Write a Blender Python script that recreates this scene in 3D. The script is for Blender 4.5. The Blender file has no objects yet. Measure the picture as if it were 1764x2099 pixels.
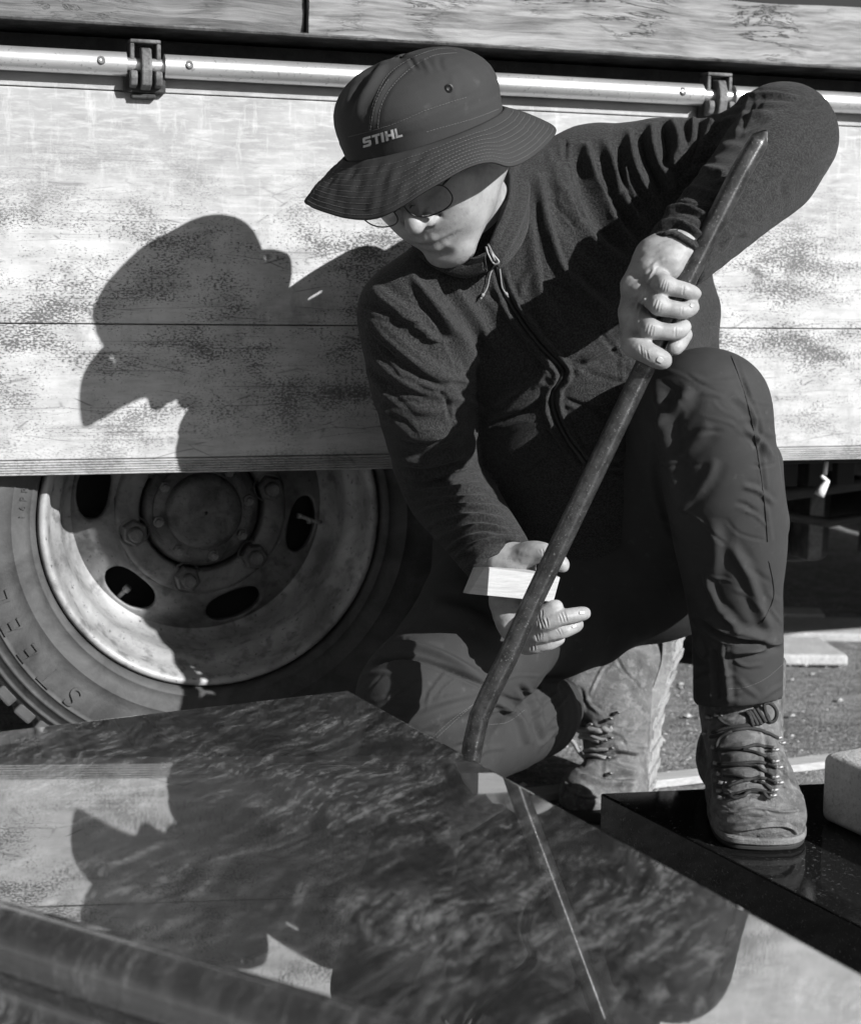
import bpy, bmesh, math, random
import numpy as np
from mathutils import Vector, Matrix, Euler

# ------------------------------------------------------------------ camera, sky, sun, exposure
SC = bpy.context.scene
COL = SC.collection
IMW, IMH, FPX = 1764.0, 2098.5, 3400.0          # measuring frame of the photograph and focal length in its pixels
PITCH = math.atan((1049.0 - 500.0) / FPX)
CAMZ = 0.745
cam_d = bpy.data.cameras.new('camera')
cam = bpy.data.objects.new('camera', cam_d); COL.objects.link(cam)
cam.location = (0, 0, CAMZ)
cam.rotation_euler = (math.radians(90) - PITCH, 0, 0)
cam_d.sensor_fit = 'HORIZONTAL'; cam_d.sensor_width = 36.0; cam_d.lens = 36.0 * FPX / IMW
cam_d.clip_start = 0.05; cam_d.clip_end = 400
cam_d.dof.use_dof = True; cam_d.dof.focus_distance = 1.90; cam_d.dof.aperture_fstop = 8.0
SC.camera = cam

SUN_AZ, SUN_EL = math.radians(49), math.radians(26.5)   # azimuth: to the right of straight behind the camera
TO_SUN = Vector((math.sin(SUN_AZ) * math.cos(SUN_EL), -math.cos(SUN_AZ) * math.cos(SUN_EL), math.sin(SUN_EL)))
w = bpy.data.worlds.new('World'); SC.world = w; w.use_nodes = True
nt = w.node_tree; nt.nodes.clear()
sky = nt.nodes.new('ShaderNodeTexSky'); sky.sky_type = 'NISHITA'; sky.sun_disc = False
sky.sun_elevation = SUN_EL; sky.sun_rotation = math.atan2(TO_SUN.x, TO_SUN.y)
bw = nt.nodes.new('ShaderNodeRGBToBW'); bgn = nt.nodes.new('ShaderNodeBackground'); bgn.inputs['Strength'].default_value = 0.05
won = nt.nodes.new('ShaderNodeOutputWorld')
nt.links.new(sky.outputs[0], bw.inputs[0]); nt.links.new(bw.outputs[0], bgn.inputs['Color']); nt.links.new(bgn.outputs[0], won.inputs[0])
sun_d = bpy.data.lights.new('sun', 'SUN'); sun_d.energy = 5.0; sun_d.angle = math.radians(0.53); sun_d.color = (1, 1, 1)
sun = bpy.data.objects.new('sun', sun_d); COL.objects.link(sun)
sun.location = TO_SUN * 20
sun.rotation_euler = TO_SUN.to_track_quat('Z', 'Y').to_euler()
SC.view_settings.view_transform = 'Standard'; SC.view_settings.look = 'None'
SC.view_settings.exposure = 0.38; SC.view_settings.gamma = 1.0; SC.view_settings.use_curve_mapping = False
SC.render.engine = 'CYCLES'; SC.cycles.max_bounces = 5; SC.cycles.diffuse_bounces = 2; SC.cycles.glossy_bounces = 3; SC.cycles.use_denoising = True
SC.cycles.use_adaptive_sampling = True; SC.cycles.adaptive_threshold = .03; SC.cycles.caustics_reflective = False; SC.cycles.caustics_refractive = False

def P(u, v, Y):
    """point of the place seen at photo position (u, v) and standing Y metres into the scene"""
    x = (u - IMW / 2) / FPX; y = -(v - IMH / 2) / FPX
    dy = math.cos(PITCH) + y * math.sin(PITCH); dz = -math.sin(PITCH) + y * math.cos(PITCH)
    s = Y / dy
    return np.array([x * s, Y, CAMZ + dz * s])
def ray(u, v): return P(u, v, 1.0) - np.array([0, 0, CAMZ])
def hit(u, v, o, n):
    d = ray(u, v); c = np.array([0, 0, CAMZ]); t = np.dot(np.asarray(o) - c, n) / np.dot(d, n); return c + d * t
def project(p):
    p = np.asarray(p, float) - np.array([0, 0, CAMZ])
    zc = p[..., 1] * math.cos(PITCH) - p[..., 2] * math.sin(PITCH); yc = p[..., 1] * math.sin(PITCH) + p[..., 2] * math.cos(PITCH)
    return np.stack([IMW / 2 + FPX * p[..., 0] / zc, IMH / 2 - FPX * yc / zc], -1)

# ------------------------------------------------------------------ object helpers
def tag(o, label=None, cat=None, group=None, kind=None):
    if label: o['label'] = label
    if cat: o['category'] = cat
    if group: o['group'] = group
    if kind: o['kind'] = kind
    return o
def link(name, me, mat, parent=None, smooth=False):
    o = bpy.data.objects.new(name, me); COL.objects.link(o)
    if mat is not None and len(me.materials) == 0: me.materials.append(mat)
    if smooth:
        for p in me.polygons: p.use_smooth = True
    if parent is not None: o.parent = parent
    return o
def empty(name, loc=(0, 0, 0), parent=None):
    o = bpy.data.objects.new(name, None); COL.objects.link(o); o.location = loc; o.empty_display_size = .05
    if parent is not None: o.parent = parent
    return o
def pyd(name, V, F):
    me = bpy.data.meshes.new(name); me.from_pydata([tuple(map(float, v)) for v in V], [], [tuple(f) for f in F]); me.update(); return me
def fix_normals(me):
    bm = bmesh.new(); bm.from_mesh(me); bmesh.ops.recalc_face_normals(bm, faces=bm.faces); bm.to_mesh(me); bm.free(); me.update(); return me
class MB:
    """collects shapes into one mesh"""
    def __init__(s): s.V = []; s.F = []
    def add(s, V, F):
        b = len(s.V); s.V += [tuple(map(float, v)) for v in V]; s.F += [tuple(i + b for i in f) for f in F]; return s
    def box(s, lo, hi, M=None):
        x0, y0, z0 = lo; x1, y1, z1 = hi
        V = [(x0,y0,z0),(x1,y0,z0),(x1,y1,z0),(x0,y1,z0),(x0,y0,z1),(x1,y0,z1),(x1,y1,z1),(x0,y1,z1)]
        if M is not None: V = [tuple(M @ Vector(v)) for v in V]
        return s.add(V, [(0,3,2,1),(4,5,6,7),(0,1,5,4),(1,2,6,5),(2,3,7,6),(3,0,4,7)])
    def tube(s, pts, r, n=12, cap=True):
        pts = [np.asarray(p, float) for p in pts]; m = len(pts)
        rs = [r] * m if np.isscalar(r) else list(r)
        V = []; up = None
        for i in range(m):
            t = pts[min(i + 1, m - 1)] - pts[max(i - 1, 0)]; t = t / (np.linalg.norm(t) + 1e-12)
            if up is None:
                a = np.array([0, 0, 1.]) if abs(t[2]) < .9 else np.array([1., 0, 0])
                up = np.cross(t, a); up /= np.linalg.norm(up)
            up = up - t * np.dot(up, t); up /= (np.linalg.norm(up) + 1e-12)
            sd = np.cross(t, up)
            for k in range(n):
                a = 2 * math.pi * k / n; V.append(pts[i] + rs[i] * (math.cos(a) * up + math.sin(a) * sd))
        F = [(i*n+k, i*n+(k+1) % n, (i+1)*n+(k+1) % n, (i+1)*n+k) for i in range(m-1) for k in range(n)]
        if cap: F += [tuple(range(n))[::-1], tuple(range((m-1)*n, m*n))]
        return s.add(V, F)
    def lathe(s, prof, n=64, axis='y', closed=False, c=(0, 0, 0)):
        V = []; m = len(prof)
        for (r, y) in prof:
            for k in range(n):
                a = 2 * math.pi * k / n; V.append((c[0] + r * math.cos(a), c[1] + y, c[2] + r * math.sin(a)))
        F = [(i*n+k, i*n+(k+1) % n, (i+1)*n+(k+1) % n, (i+1)*n+k) for i in range(m-1) for k in range(n)]
        return s.add(V, F)
    def build(s, name, mat, parent=None, smooth=False, bevel=0, seg=2, angle=None):
        me = fix_normals(pyd(name, s.V, s.F))
        if bevel:
            bm = bmesh.new(); bm.from_mesh(me); bmesh.ops.remove_doubles(bm, verts=bm.verts, dist=1e-5)
            ed = [e for e in bm.edges if len(e.link_faces) == 2 and e.calc_face_angle(0) > .6]
            bmesh.ops.bevel(bm, geom=ed, offset=bevel, segments=seg, affect='EDGES', profile=.5)
            bm.to_mesh(me); bm.free()
        o = link(name, me, mat, parent, smooth or bool(angle))
        if angle: me.set_sharp_from_angle(angle=math.radians(angle))
        return o
def prism(poly_top, vec):
    """polygon (list of 3d points) extruded along vec"""
    n = len(poly_top); V = [np.asarray(p, float) for p in poly_top]; V += [p + np.asarray(vec) for p in V]
    F = [tuple(range(n)), tuple(range(n, 2 * n))[::-1]] + [(i, n + i, n + (i+1) % n, (i+1) % n) for i in range(n)]
    return V, F
def text_mesh(body, size, extrude=.0, font_scale=(1, 1), bold=0.0, shear=0.0):
    cu = bpy.data.curves.new('t', 'FONT'); cu.body = body; cu.size = size; cu.extrude = extrude; cu.offset = bold; cu.shear = shear
    cu.align_x = 'CENTER'; cu.align_y = 'CENTER'
    ob = bpy.data.objects.new('t', cu); COL.objects.link(ob)
    dg = bpy.context.evaluated_depsgraph_get(); me = bpy.data.meshes.new_from_object(ob.evaluated_get(dg))
    bpy.data.objects.remove(ob); bpy.data.curves.remove(cu)
    return me

# ------------------------------------------------------------------ materials
class NT:
    def __init__(s, name):
        s.m = bpy.data.materials.new(name); s.m.use_nodes = True; s.t = s.m.node_tree; s.t.nodes.clear()
        s.out = s.t.nodes.new('ShaderNodeOutputMaterial'); s.tc = s.t.nodes.new('ShaderNodeTexCoord')
        s.obj = s.tc.outputs['Object']
    def put(s, sock, v):
        if isinstance(v, bpy.types.NodeSocket): s.t.links.new(v, sock)
        else: sock.default_value = v
    def math(s, op, a, b=0.0, c=None, clamp=False):
        n = s.t.nodes.new('ShaderNodeMath'); n.operation = op; n.use_clamp = clamp
        s.put(n.inputs[0], a); s.put(n.inputs[1], b)
        if c is not None: s.put(n.inputs[2], c)
        return n.outputs[0]
    def map(s, vec, scale=(1, 1, 1), rot=(0, 0, 0), loc=(0, 0, 0)):
        n = s.t.nodes.new('ShaderNodeMapping'); s.put(n.inputs['Vector'], vec)
        n.inputs['Scale'].default_value = scale; n.inputs['Rotation'].default_value = rot; n.inputs['Location'].default_value = loc; return n.outputs[0]
    def noise(s, vec, scale, detail=4, rough=.55, dist=0.0, lac=2.0):
        n = s.t.nodes.new('ShaderNodeTexNoise'); s.put(n.inputs['Vector'], vec); n.inputs['Scale'].default_value = scale
        n.inputs['Detail'].default_value = detail; n.inputs['Roughness'].default_value = rough; n.inputs['Distortion'].default_value = dist; n.inputs['Lacunarity'].default_value = lac
        return n.outputs['Fac']
    def noisec(s, vec, scale, detail=3):
        n = s.t.nodes.new('ShaderNodeTexNoise'); s.put(n.inputs['Vector'], vec); n.inputs['Scale'].default_value = scale; n.inputs['Detail'].default_value = detail
        return n.outputs['Color']
    def vor(s, vec, scale, feature='F1', out='Distance', rand=1.0):
        n = s.t.nodes.new('ShaderNodeTexVoronoi'); n.feature = feature; s.put(n.inputs['Vector'], vec); n.inputs['Scale'].default_value = scale
        n.inputs['Randomness'].default_value = rand
        return n.outputs[out]
    def ramp(s, fac, stops, interp='LINEAR'):
        n = s.t.nodes.new('ShaderNodeValToRGB'); n.color_ramp.interpolation = interp; s.put(n.inputs[0], fac)
        e = n.color_ramp.elements
        while len(e) < len(stops): e.new(.5)
        for el, (p, c) in zip(e, stops): el.position = p; el.color = (c, c, c, 1)
        return n.outputs[0]
    def sep(s, vec):
        n = s.t.nodes.new('ShaderNodeSeparateXYZ'); s.put(n.inputs[0], vec); return n.outputs
    def comb(s, x, y, z):
        n = s.t.nodes.new('ShaderNodeCombineXYZ'); s.put(n.inputs[0], x); s.put(n.inputs[1], y); s.put(n.inputs[2], z); return n.outputs[0]
    def vadd(s, a, b, op='ADD'):
        n = s.t.nodes.new('ShaderNodeVectorMath'); n.operation = op; s.put(n.inputs[0], a); s.put(n.inputs[1], b); return n.outputs[0]
    def vscale(s, a, k):
        n = s.t.nodes.new('ShaderNodeVectorMath'); n.operation = 'SCALE'; s.put(n.inputs[0], a); s.put(n.inputs['Scale'], k); return n.outputs[0]
    def mix(s, f, a, b):
        # grey mix a->b by f
        n = s.t.nodes.new('ShaderNodeMix'); n.data_type = 'FLOAT'; s.put(n.inputs[0], f); s.put(n.inputs[2], a); s.put(n.inputs[3], b); return n.outputs[0]
    def mul(s, a, b): return s.math('MULTIPLY', a, b)
    def attr(s, name):
        n = s.t.nodes.new('ShaderNodeAttribute'); n.attribute_name = name; return n.outputs['Fac']
    def bump(s, h, strength=.5, dist=.002):
        n = s.t.nodes.new('ShaderNodeBump'); n.inputs['Strength'].default_value = strength; n.inputs['Distance'].default_value = dist; s.put(n.inputs['Height'], h); return n.outputs[0]
    def bsdf(s, base=.5, rough=.6, metal=0.0, normal=None, spec=.5, ior=1.5, coat=0.0, sheen=0.0, sss=0.0, coat_rough=.05, trans=0.0, sheen_rough=.5):
        n = s.t.nodes.new('ShaderNodeBsdfPrincipled')
        if isinstance(base, (int, float)): n.inputs['Base Color'].default_value = (base, base, base, 1)
        else: s.t.links.new(base, n.inputs['Base Color'])
        s.put(n.inputs['Roughness'], rough); s.put(n.inputs['Metallic'], metal); n.inputs['Specular IOR Level'].default_value = spec; n.inputs['IOR'].default_value = ior
        n.inputs['Coat Weight'].default_value = coat; n.inputs['Coat Roughness'].default_value = coat_rough
        n.inputs['Sheen Weight'].default_value = sheen; n.inputs['Sheen Roughness'].default_value = sheen_rough; n.inputs['Transmission Weight'].default_value = trans
        if sss:
            n.inputs['Subsurface Weight'].default_value = sss; n.inputs['Subsurface Radius'].default_value = (1, 1, 1); n.inputs['Subsurface Scale'].default_value = .004
        if normal is not None: s.t.links.new(normal, n.inputs['Normal'])
        return n.outputs[0]
    def done(s, sh): s.t.links.new(sh, s.out.inputs[0]); return s.m

def m_panel(z0, z1):
    """scuffed aluminium drop side: bright worn metal, horizontal scuffs, dark gouges and specks"""
    n = NT('panel_aluminium'); o = n.obj; x, y, z = n.sep(o)
    hN = n.math('DIVIDE', n.math('SUBTRACT', z, z0), z1 - z0)                       # 0 at the lower edge, 1 at the rail
    big = n.noise(n.map(o, (1.6, 1, 2.2)), 4.0, 4, .6)
    hw = n.math('ADD', hN, n.mul(n.math('SUBTRACT', big, .5), .5))
    worn = n.ramp(hw, [(.0, .8), (.35, 1.0), (.58, .95), (.72, .25), (.9, .05)])
    top = n.ramp(hN, [(.925, 1), (.935, 0)])                                         # the plain upper strip stays clean
    scuff = n.noise(n.map(o, (9, 1, 55)), 2.4, 4, .7)
    blot = n.noise(n.map(o, (5, 1, 9)), 3.0, 4, .65)
    base = n.mix(worn, n.mix(n.ramp(blot, [(.35, 0), (.65, 1)]), .29, .37), n.mix(n.ramp(blot, [(.35, 0), (.62, 1)]), .37, .56))
    base = n.mix(n.mul(n.ramp(scuff, [(.48, 0), (.66, 1)]), n.mul(top, .55)), base, .60)
    base = n.mix(n.mul(n.ramp(n.noise(n.map(o, (34, 1, 7)), 2.0, 4, .72), [(.54, 0), (.72, 1)]), n.mul(top, n.math('SUBTRACT', .75, n.mul(worn, .5)))), base, .60)
    hz = n.ramp(hN, [(.02, .45), (.16, .85), (.34, 1), (.60, .95), (.70, .35), (.85, .0)])           # where the load has scraped it
    clus = n.noise(n.map(o, (1, 1, 2.4)), 6.5, 5, .62)                                               # clusters of gouges
    sp = n.noise(n.map(o, (1.0, 1, 2.0)), 230, 4, .72)
    dens = n.math('ADD', sp, n.mul(n.math('SUBTRACT', clus, .54), .85))
    base = n.mix(n.mul(n.ramp(dens, [(.50, 0), (.57, 1)]), n.mul(hz, .9)), base, .055)
    lines = n.noise(n.map(o, (2.2, 1, 210)), 1.6, 3, .6)                                             # long hair scratches along the board
    base = n.mix(n.mul(n.ramp(lines, [(.60, 0), (.66, 1)]), n.mul(n.ramp(clus, [(.40, .12), (.60, .9)]), n.math('ADD', n.mul(hz, .7), .15))), base, .10)
    smu = n.noise(n.map(o, (2.6, 1, 1.3)), 7.5, 5, .68)                                              # dark stains and runs
    base = n.mix(n.mul(n.ramp(smu, [(.55, 0), (.72, 1)]), n.mul(n.math('ADD', hz, .12), .55)), base, .14)
    runs = n.mul(n.ramp(n.noise(n.map(o, (60, 1, 3.2)), 1.8, 3, .6), [(.64, 0), (.70, 1)]), n.ramp(clus, [(.48, 0), (.60, 1)]))
    base = n.mix(n.mul(runs, n.mul(hz, .7)), base, .10)
    wv = n.vadd(o, n.vscale(n.noisec(o, 3.0, 2), .06))
    for (ang, sc, off, st) in ((1.15, 7.6, 3.1, .8), (-1.0, 8.2, 7.7, .7), (.5, 6.6, 1.3, .55), (1.5, 9.5, 4.2, .8)):
        v = n.map(wv, (sc * .55, 1, sc * 3.2), (0, ang, 0), (off, 0, off))
        cell = n.vor(v, 1.0, 'DISTANCE_TO_EDGE')
        msk = n.ramp(n.noise(n.map(v, (2.2, 1, 1.2)), 1.0, 1), [(.58, 0), (.64, 1)])
        base = n.mix(n.mul(n.mul(n.ramp(cell, [(0.0, 1), (.006, .6), (.013, 0)]), msk), n.mul(n.math('ADD', n.mul(worn, .8), .12), st)), base, .06)
    bmp = n.bump(n.math('ADD', n.mul(big, 1.2), n.mul(blot, .5)), .3, .003)
    return n.done(n.bsdf(base, .5, .1, bmp, .4))
def m_metal(name, base, rough, metal=.8, speck=.3, dark=.05, sc=60):
    n = NT(name); o = n.obj
    p = n.noise(o, sc * .2, 5, .6); f = n.noise(o, sc * 3, 3, .6)
    b = n.mix(p, base * .8, base * 1.15)
    b = n.mix(n.mul(n.ramp(f, [(.6, 0), (.68, 1)]), speck), b, dark)
    return n.done(n.bsdf(b, n.mix(p, rough * .8, rough * 1.25), metal, n.bump(n.math('ADD', p, n.mul(f, .4)), .25, .001)))
def m_rim(name='wheel_paint', lo=.34, hi=.60):
    n = NT(name); o = n.obj
    p = n.noise(o, 9, 6, .65, .4); f = n.noise(o, 150, 3, .6); q = n.noise(o, 40, 4, .6)
    b = n.mix(n.ramp(p, [(.36, 0), (.64, 1)]), lo, hi)
    b = n.mix(n.mul(n.ramp(q, [(.52, 0), (.66, 1)]), .6), b, lo * .45)
    b = n.mix(n.mul(n.ramp(f, [(.64, 0), (.69, 1)]), .85), b, .05)
    return n.done(n.bsdf(b, .55, .1, n.bump(n.math('ADD', q, f), .3, .0012)))
def m_rust(name='grimy_steel', lo=.05, hi=.20):
    n = NT(name); o = n.obj
    p = n.noise(o, 22, 6, .65, .5); f = n.noise(o, 190, 4, .6)
    b = n.mix(n.ramp(p, [(.35, 0), (.65, 1)]), lo, hi); b = n.mix(n.mul(n.ramp(f, [(.55, 0), (.7, 1)]), .6), b, lo * .5)
    return n.done(n.bsdf(b, .65, .2, n.bump(n.math('ADD', p, f), .5, .002)))
def m_rubber():
    n = NT('tyre_rubber'); o = n.obj
    p = n.noise(o, 16, 6, .65, .6); f = n.noise(o, 240, 3, .6)
    b = n.mix(n.ramp(p, [(.35, 0), (.68, 1)]), .055, .125); b = n.mix(n.mul(f, .3), b, .04)
    return n.done(n.bsdf(b, .7, 0, n.bump(n.math('ADD', n.mul(p, 2.0), f), .35, .0012), .3))
def m_slab():
    """polished banded gneiss"""
    n = NT('polished_gneiss'); o = n.obj
    v = n.map(o, (1, 1, 1), (0, 0, math.radians(-66)))
    warp = n.vscale(n.vadd(n.noisec(v, 5.0, 3), (.5, .5, .5), 'SUBTRACT'), .10)
    v2 = n.vadd(v, warp)
    a = n.noise(n.map(v2, (14, 66, 14)), 1.0, 6, .74)
    b = n.noise(n.map(v2, (34, 150, 34), (0, 0, .5), (3, 1, 0)), 1.0, 4, .7)
    big = n.noise(n.map(v2, (1, 1.6, 1)), 6.5, 4, .6)
    mot = n.noise(o, 120, 4, .72)
    c = n.ramp(a, [(.38, .02), (.50, .055), (.58, .14), (.70, .40)])
    c = n.mix(n.mul(n.ramp(b, [(.52, 0), (.66, 1)]), n.mul(n.ramp(big, [(.42, .15), (.62, 1)]), .65)), c, .36)
    c = n.mix(n.mul(n.ramp(big, [(.40, 1), (.58, 0)]), .7), c, .024)
    c = n.mix(n.ramp(mot, [(.34, .7), (.56, 0)]), c, .014)
    gr = n.noise(o, 330, 3, .7)
    c = n.mix(n.ramp(gr, [(.62, 0), (.72, .35)]), c, .32)
    d = n.bsdf(c, .5, 0, n.bump(gr, .05, .0005), .2)
    g = n.t.nodes.new('ShaderNodeBsdfGlossy'); g.inputs['Color'].default_value = (.92, .92, .92, 1); n.put(g.inputs['Roughness'], n.ramp(n.noise(o, 9, 5, .65), [(.40, .010), (.62, .035)]))
    fr = n.t.nodes.new('ShaderNodeFresnel'); fr.inputs['IOR'].default_value = 2.6
    mx = n.t.nodes.new('ShaderNodeMixShader')
    n.put(mx.inputs[0], n.math('ADD', n.mul(fr.outputs[0], .95), .10, clamp=True)); n.t.links.new(d, mx.inputs[1]); n.t.links.new(g.outputs[0], mx.inputs[2])
    return n.done(mx.outputs[0])
def m_black_granite():
    n = NT('black_granite'); o = n.obj
    f = n.noise(o, 300, 3, .6); p = n.noise(o, 14, 5, .6)
    b = n.mix(n.ramp(f, [(.6, 0), (.72, 1)]), .010, .05)
    dust = n.mul(n.ramp(n.noise(o, 210, 4, .7), [(.60, 0), (.68, 1)]), n.ramp(p, [(.42, .05), (.66, .7)]))
    b = n.mix(dust, b, .24)
    return n.done(n.bsdf(b, n.mix(dust, .07, .5), 0, n.bump(f, .08, .0004), .22, 1.42))
def m_stone(name, lo, hi, sc=40, bump=.5):
    n = NT(name); o = n.obj
    p = n.noise(o, sc * .22, 6, .65, .3); f = n.noise(o, sc * 7, 3, .65); q = n.noise(o, sc * 1.5, 4, .6)
    b = n.mix(n.ramp(p, [(.33, 0), (.67, 1)]), lo, hi); b = n.mix(n.mul(n.ramp(f, [(.52, 0), (.68, 1)]), .45), b, lo * .45); b = n.mix(n.mul(n.ramp(q, [(.56, 0), (.68, 1)]), .35), b, hi * 1.25)
    return n.done(n.bsdf(b, .85, 0, n.bump(n.math('ADD', q, f), bump, .003), .3))
def m_ground():
    n = NT('gritty_ground'); o = n.obj
    p = n.noise(o, 3.5, 6, .65, .4); g = n.vor(o, 170, 'F1'); gc = n.vor(o, 170, 'F1', 'Color'); f = n.noise(o, 260, 3, .65); q = n.noise(n.map(o, (1, 2.2, 1)), 26, 5, .65)
    b = n.mix(n.ramp(p, [(.32, 0), (.68, 1)]), .12, .28)
    b = n.mix(n.mul(n.ramp(gc, [(.35, 0), (.9, 1)]), .55), b, .42)
    b = n.mix(n.mul(n.ramp(q, [(.45, 0), (.62, 1)]), .7), b, .10); b = n.mix(n.mul(n.ramp(f, [(.60, 0), (.72, 1)]), .6), b, .7)
    return n.done(n.bsdf(b, .9, 0, n.bump(n.math('ADD', n.mul(n.math('SUBTRACT', 1.0, g), .6), n.math('ADD', q, n.mul(f, .6))), .6, .005), .3))
def m_wood(name, lo, hi, axis_scale=(2, 40, 40), crack=.5):
    n = NT(name); o = n.obj
    w_ = n.vadd(o, n.vscale(n.noisec(o, 6, 3), .02))
    g = n.noise(n.map(w_, axis_scale), 3.0, 6, .66, .1); p = n.noise(n.map(o, (3, 12, 12)), 2.0, 4, .6)
    b = n.mix(n.ramp(g, [(.36, 0), (.64, 1)]), lo, hi); b = n.mix(n.mul(n.ramp(p, [(.45, 0), (.65, 1)]), .4), b, hi * 1.15)
    h = g
    if crack:
        c = n.noise(n.map(w_, (axis_scale[0] * 2, axis_scale[1] * .9, axis_scale[2] * .9), loc=(2, 3, 1)), 1.1, 5, .7, 1.2)
        cm = n.mul(n.ramp(c, [(.475, 0), (.50, 1), (.525, 0)]), n.ramp(n.noise(o, 7, 2), [(.46, 0), (.54, 1)]))
        b = n.mix(n.mul(cm, crack), b, .02); h = n.math('SUBTRACT', g, cm)
    return n.done(n.bsdf(b, .8, 0, n.bump(h, .5, .003), .25))
def m_plain(name, base, rough=.6, metal=0.0, spec=.5, bumpsc=0, bumpst=.3, **k):
    n = NT(name); o = n.obj; nm = None; b = base
    f = n.noise(o, bumpsc or 80, 3, .6); b = n.mix(f, base * .8, base * 1.2)
    if bumpsc: nm = n.bump(f, bumpst, .0015)
    return n.done(n.bsdf(b, rough, metal, nm, spec, **k))

# ================================================================== the setting
M = {}
M['rail'] = m_metal('worn_aluminium_tube', .78, .30, .75, .35, .10, 70); M['dark_paint'] = m_rust('dark_painted_steel', .016, .045)
M['cast'] = m_rust('cast_iron', .05, .22); M['rim'] = m_rim('wheel_paint', .20, .46); M['disc'] = m_rim('grimy_shaded_disc_paint', .08, .25); M['hub'] = m_rust('hub_grime', .04, .15); M['rubber'] = m_rubber()  # disc: grimy copy of the wheel paint, darkened to stand in for its shade
M['slab'] = m_slab(); M['granite'] = m_black_granite(); M['ground'] = m_ground(); M['pale_stone'] = m_stone('pale_sawn_stone', .42, .62, 30)
M['beam'] = m_wood('weathered_beam', .13, .33, (2.6, 46, 46), 1.0); M['board'] = m_wood('grey_board', .09, .22, (2.0, 70, 70), .4)
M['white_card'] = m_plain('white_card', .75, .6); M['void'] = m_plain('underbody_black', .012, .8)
M['lath'] = m_wood('pale_lath', .40, .55, (3, 60, 60), 0)

GND = -.060
# ---- ground: one sheet to the horizon, finer near the work
def ground():
    xs = np.concatenate([np.linspace(-150, -3, 12), np.linspace(-2.5, 3.5, 150), np.linspace(4, 150, 12)])
    ys = np.concatenate([np.linspace(-60, 0, 8), np.linspace(.3, 5, 130), np.linspace(5.6, 200, 14)])
    rng = np.random.RandomState(3)
    V = []
    for y in ys:
        for x in xs:
            z = GND
            if -2.5 < x < 3.5 and .3 < y < 5:
                z += .006 * math.sin(7 * x + 3 * math.sin(4 * y)) * math.sin(6 * y + 1.3) * .5 + rng.uniform(-.0016, .0016) - .002
                sx_ = min(max((.12 - x) / .2, 0), 1); sy_ = min(max((y - 2.0) / .2, 0), 1); z += .074 * sx_ * sx_ * (3 - 2 * sx_) * sy_ * sy_ * (3 - 2 * sy_)      # the truck stands a little higher
            V.append((x, y, z))
    nx = len(xs)
    F = [(j*nx+i, j*nx+i+1, (j+1)*nx+i+1, (j+1)*nx+i) for j in range(len(ys)-1) for i in range(nx-1)]
    o = link('ground', pyd('ground', V, F), M['ground'], smooth=True); tag(o, 'grey gritty yard ground', None, None, 'structure')
ground()

# ---- truck: its own frame, x along the side (receding to the right), y inboard, z up
PHI, RHO = math.radians(17.5), math.radians(1.2)
TO = P(437, 1064, 2.18)
TR = np.array((Matrix.Rotation(PHI, 3, 'Z') @ Matrix.Rotation(RHO, 3, 'Y')))
truck = empty('truck', TO); truck.rotation_euler = (0, RHO, PHI)
tag(truck, 'flatbed truck with scuffed aluminium drop side and one visible wheel', 'truck')
def TL(u, v, yl=0.0):
    n = TR[:, 1]; p = hit(u, v, TO + n * yl, n); return TR.T @ (p - TO)
def spline_simple(p, n=8):
    p = np.array(p, float); t = np.linspace(0, len(p) - 1, n * (len(p) - 1) + 1); return [np.array([np.interp(q, range(len(p)), p[:, i]) for i in range(3)]) for q in t]
def TW(p): return TO + TR @ np.asarray(p)
X0, X1 = -1.6, 3.2
zb = TL(400, 968)[2]; zr = TL(400, 938)[2]; zs = TL(400, 665)[2]; zt = TL(400, 193)[2]; zp = TL(400, 122)[2]
M['panel'] = m_panel(zb, zp)
def board(z0, z1, y0=0.0, name='side_board', g=.0007):
    mb = MB(); mb.box((X0, y0, z0 + g), (X1, y0 + .028, z1 - g)); return mb.build(name, M['panel'], truck, bevel=.0010)
board(zr, zs); board(zs, zt)
# ribbed bottom strip
mb = MB(); prof = []
nr = 6; h = (zr - zb) / nr
for i in range(nr): prof += [(-.0015, zb + i * h), (-.0035, zb + i * h + h * .35), (-.0035, zb + i * h + h * .6), (-.0010, zb + i * h + h * .9)]
prof += [(.03, zr - .0005), (.03, zb)]
n = len(prof); V = [(X0, a, b) for a, b in prof] + [(X1, a, b) for a, b in prof]
mb.add(V, [(i, (i+1) % n, n + (i+1) % n, n + i) for i in range(n)] + [tuple(range(n)), tuple(range(n, 2*n))])
mb.build('ribbed_edge_strip', M['panel'], truck)
# hinge rail: tube segments with shaped undersides, screws
zc = (TL(0, 85, -.012)[2] + TL(0, 139, -.012)[2]) / 2 - .003; RR = .0148; YC = -.013
board(zt, zc + .004, .0012)
h1 = TL(297, 115, YC)[0]; h2 = TL(1472, 157, YC)[0]; gap = TL(336, 115, YC)[0] - h1
def rail(xa, xb):
    mb = MB(); mb.tube([(xa, YC, zc), (xb, YC, zc)], RR, 28)
    return mb.build('hinge_rail', M['rail'], truck, angle=40)
r1 = rail(X0, h1 - gap); r2 = rail(h1 + gap, h2 - gap * 1.1); r3 = rail(h2 + gap * .95, X1)
def screw(u, v, par):
    p = TL(u, v, YC - RR); a = Vector((0, -1, .25)).normalized()
    mb = MB(); mb.lathe([(0.0001, .0030), (.0016, .0030), (.0017, .0012), (.0018, -.0016), (.0044, -.0016), (.0056, 0), (.0060, .003), (.0062, .006)], 20)
    o = mb.build('screw', M['cast'], par, angle=50); o.location = (p[0], YC - RR + .0006, zc + .002); o.rotation_euler = (math.radians(-18), 0, 0)
screw(207, 103, r1); screw(388, 111, r2); screw(1401, 148, r2); screw(1553, 157, r3)
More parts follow.
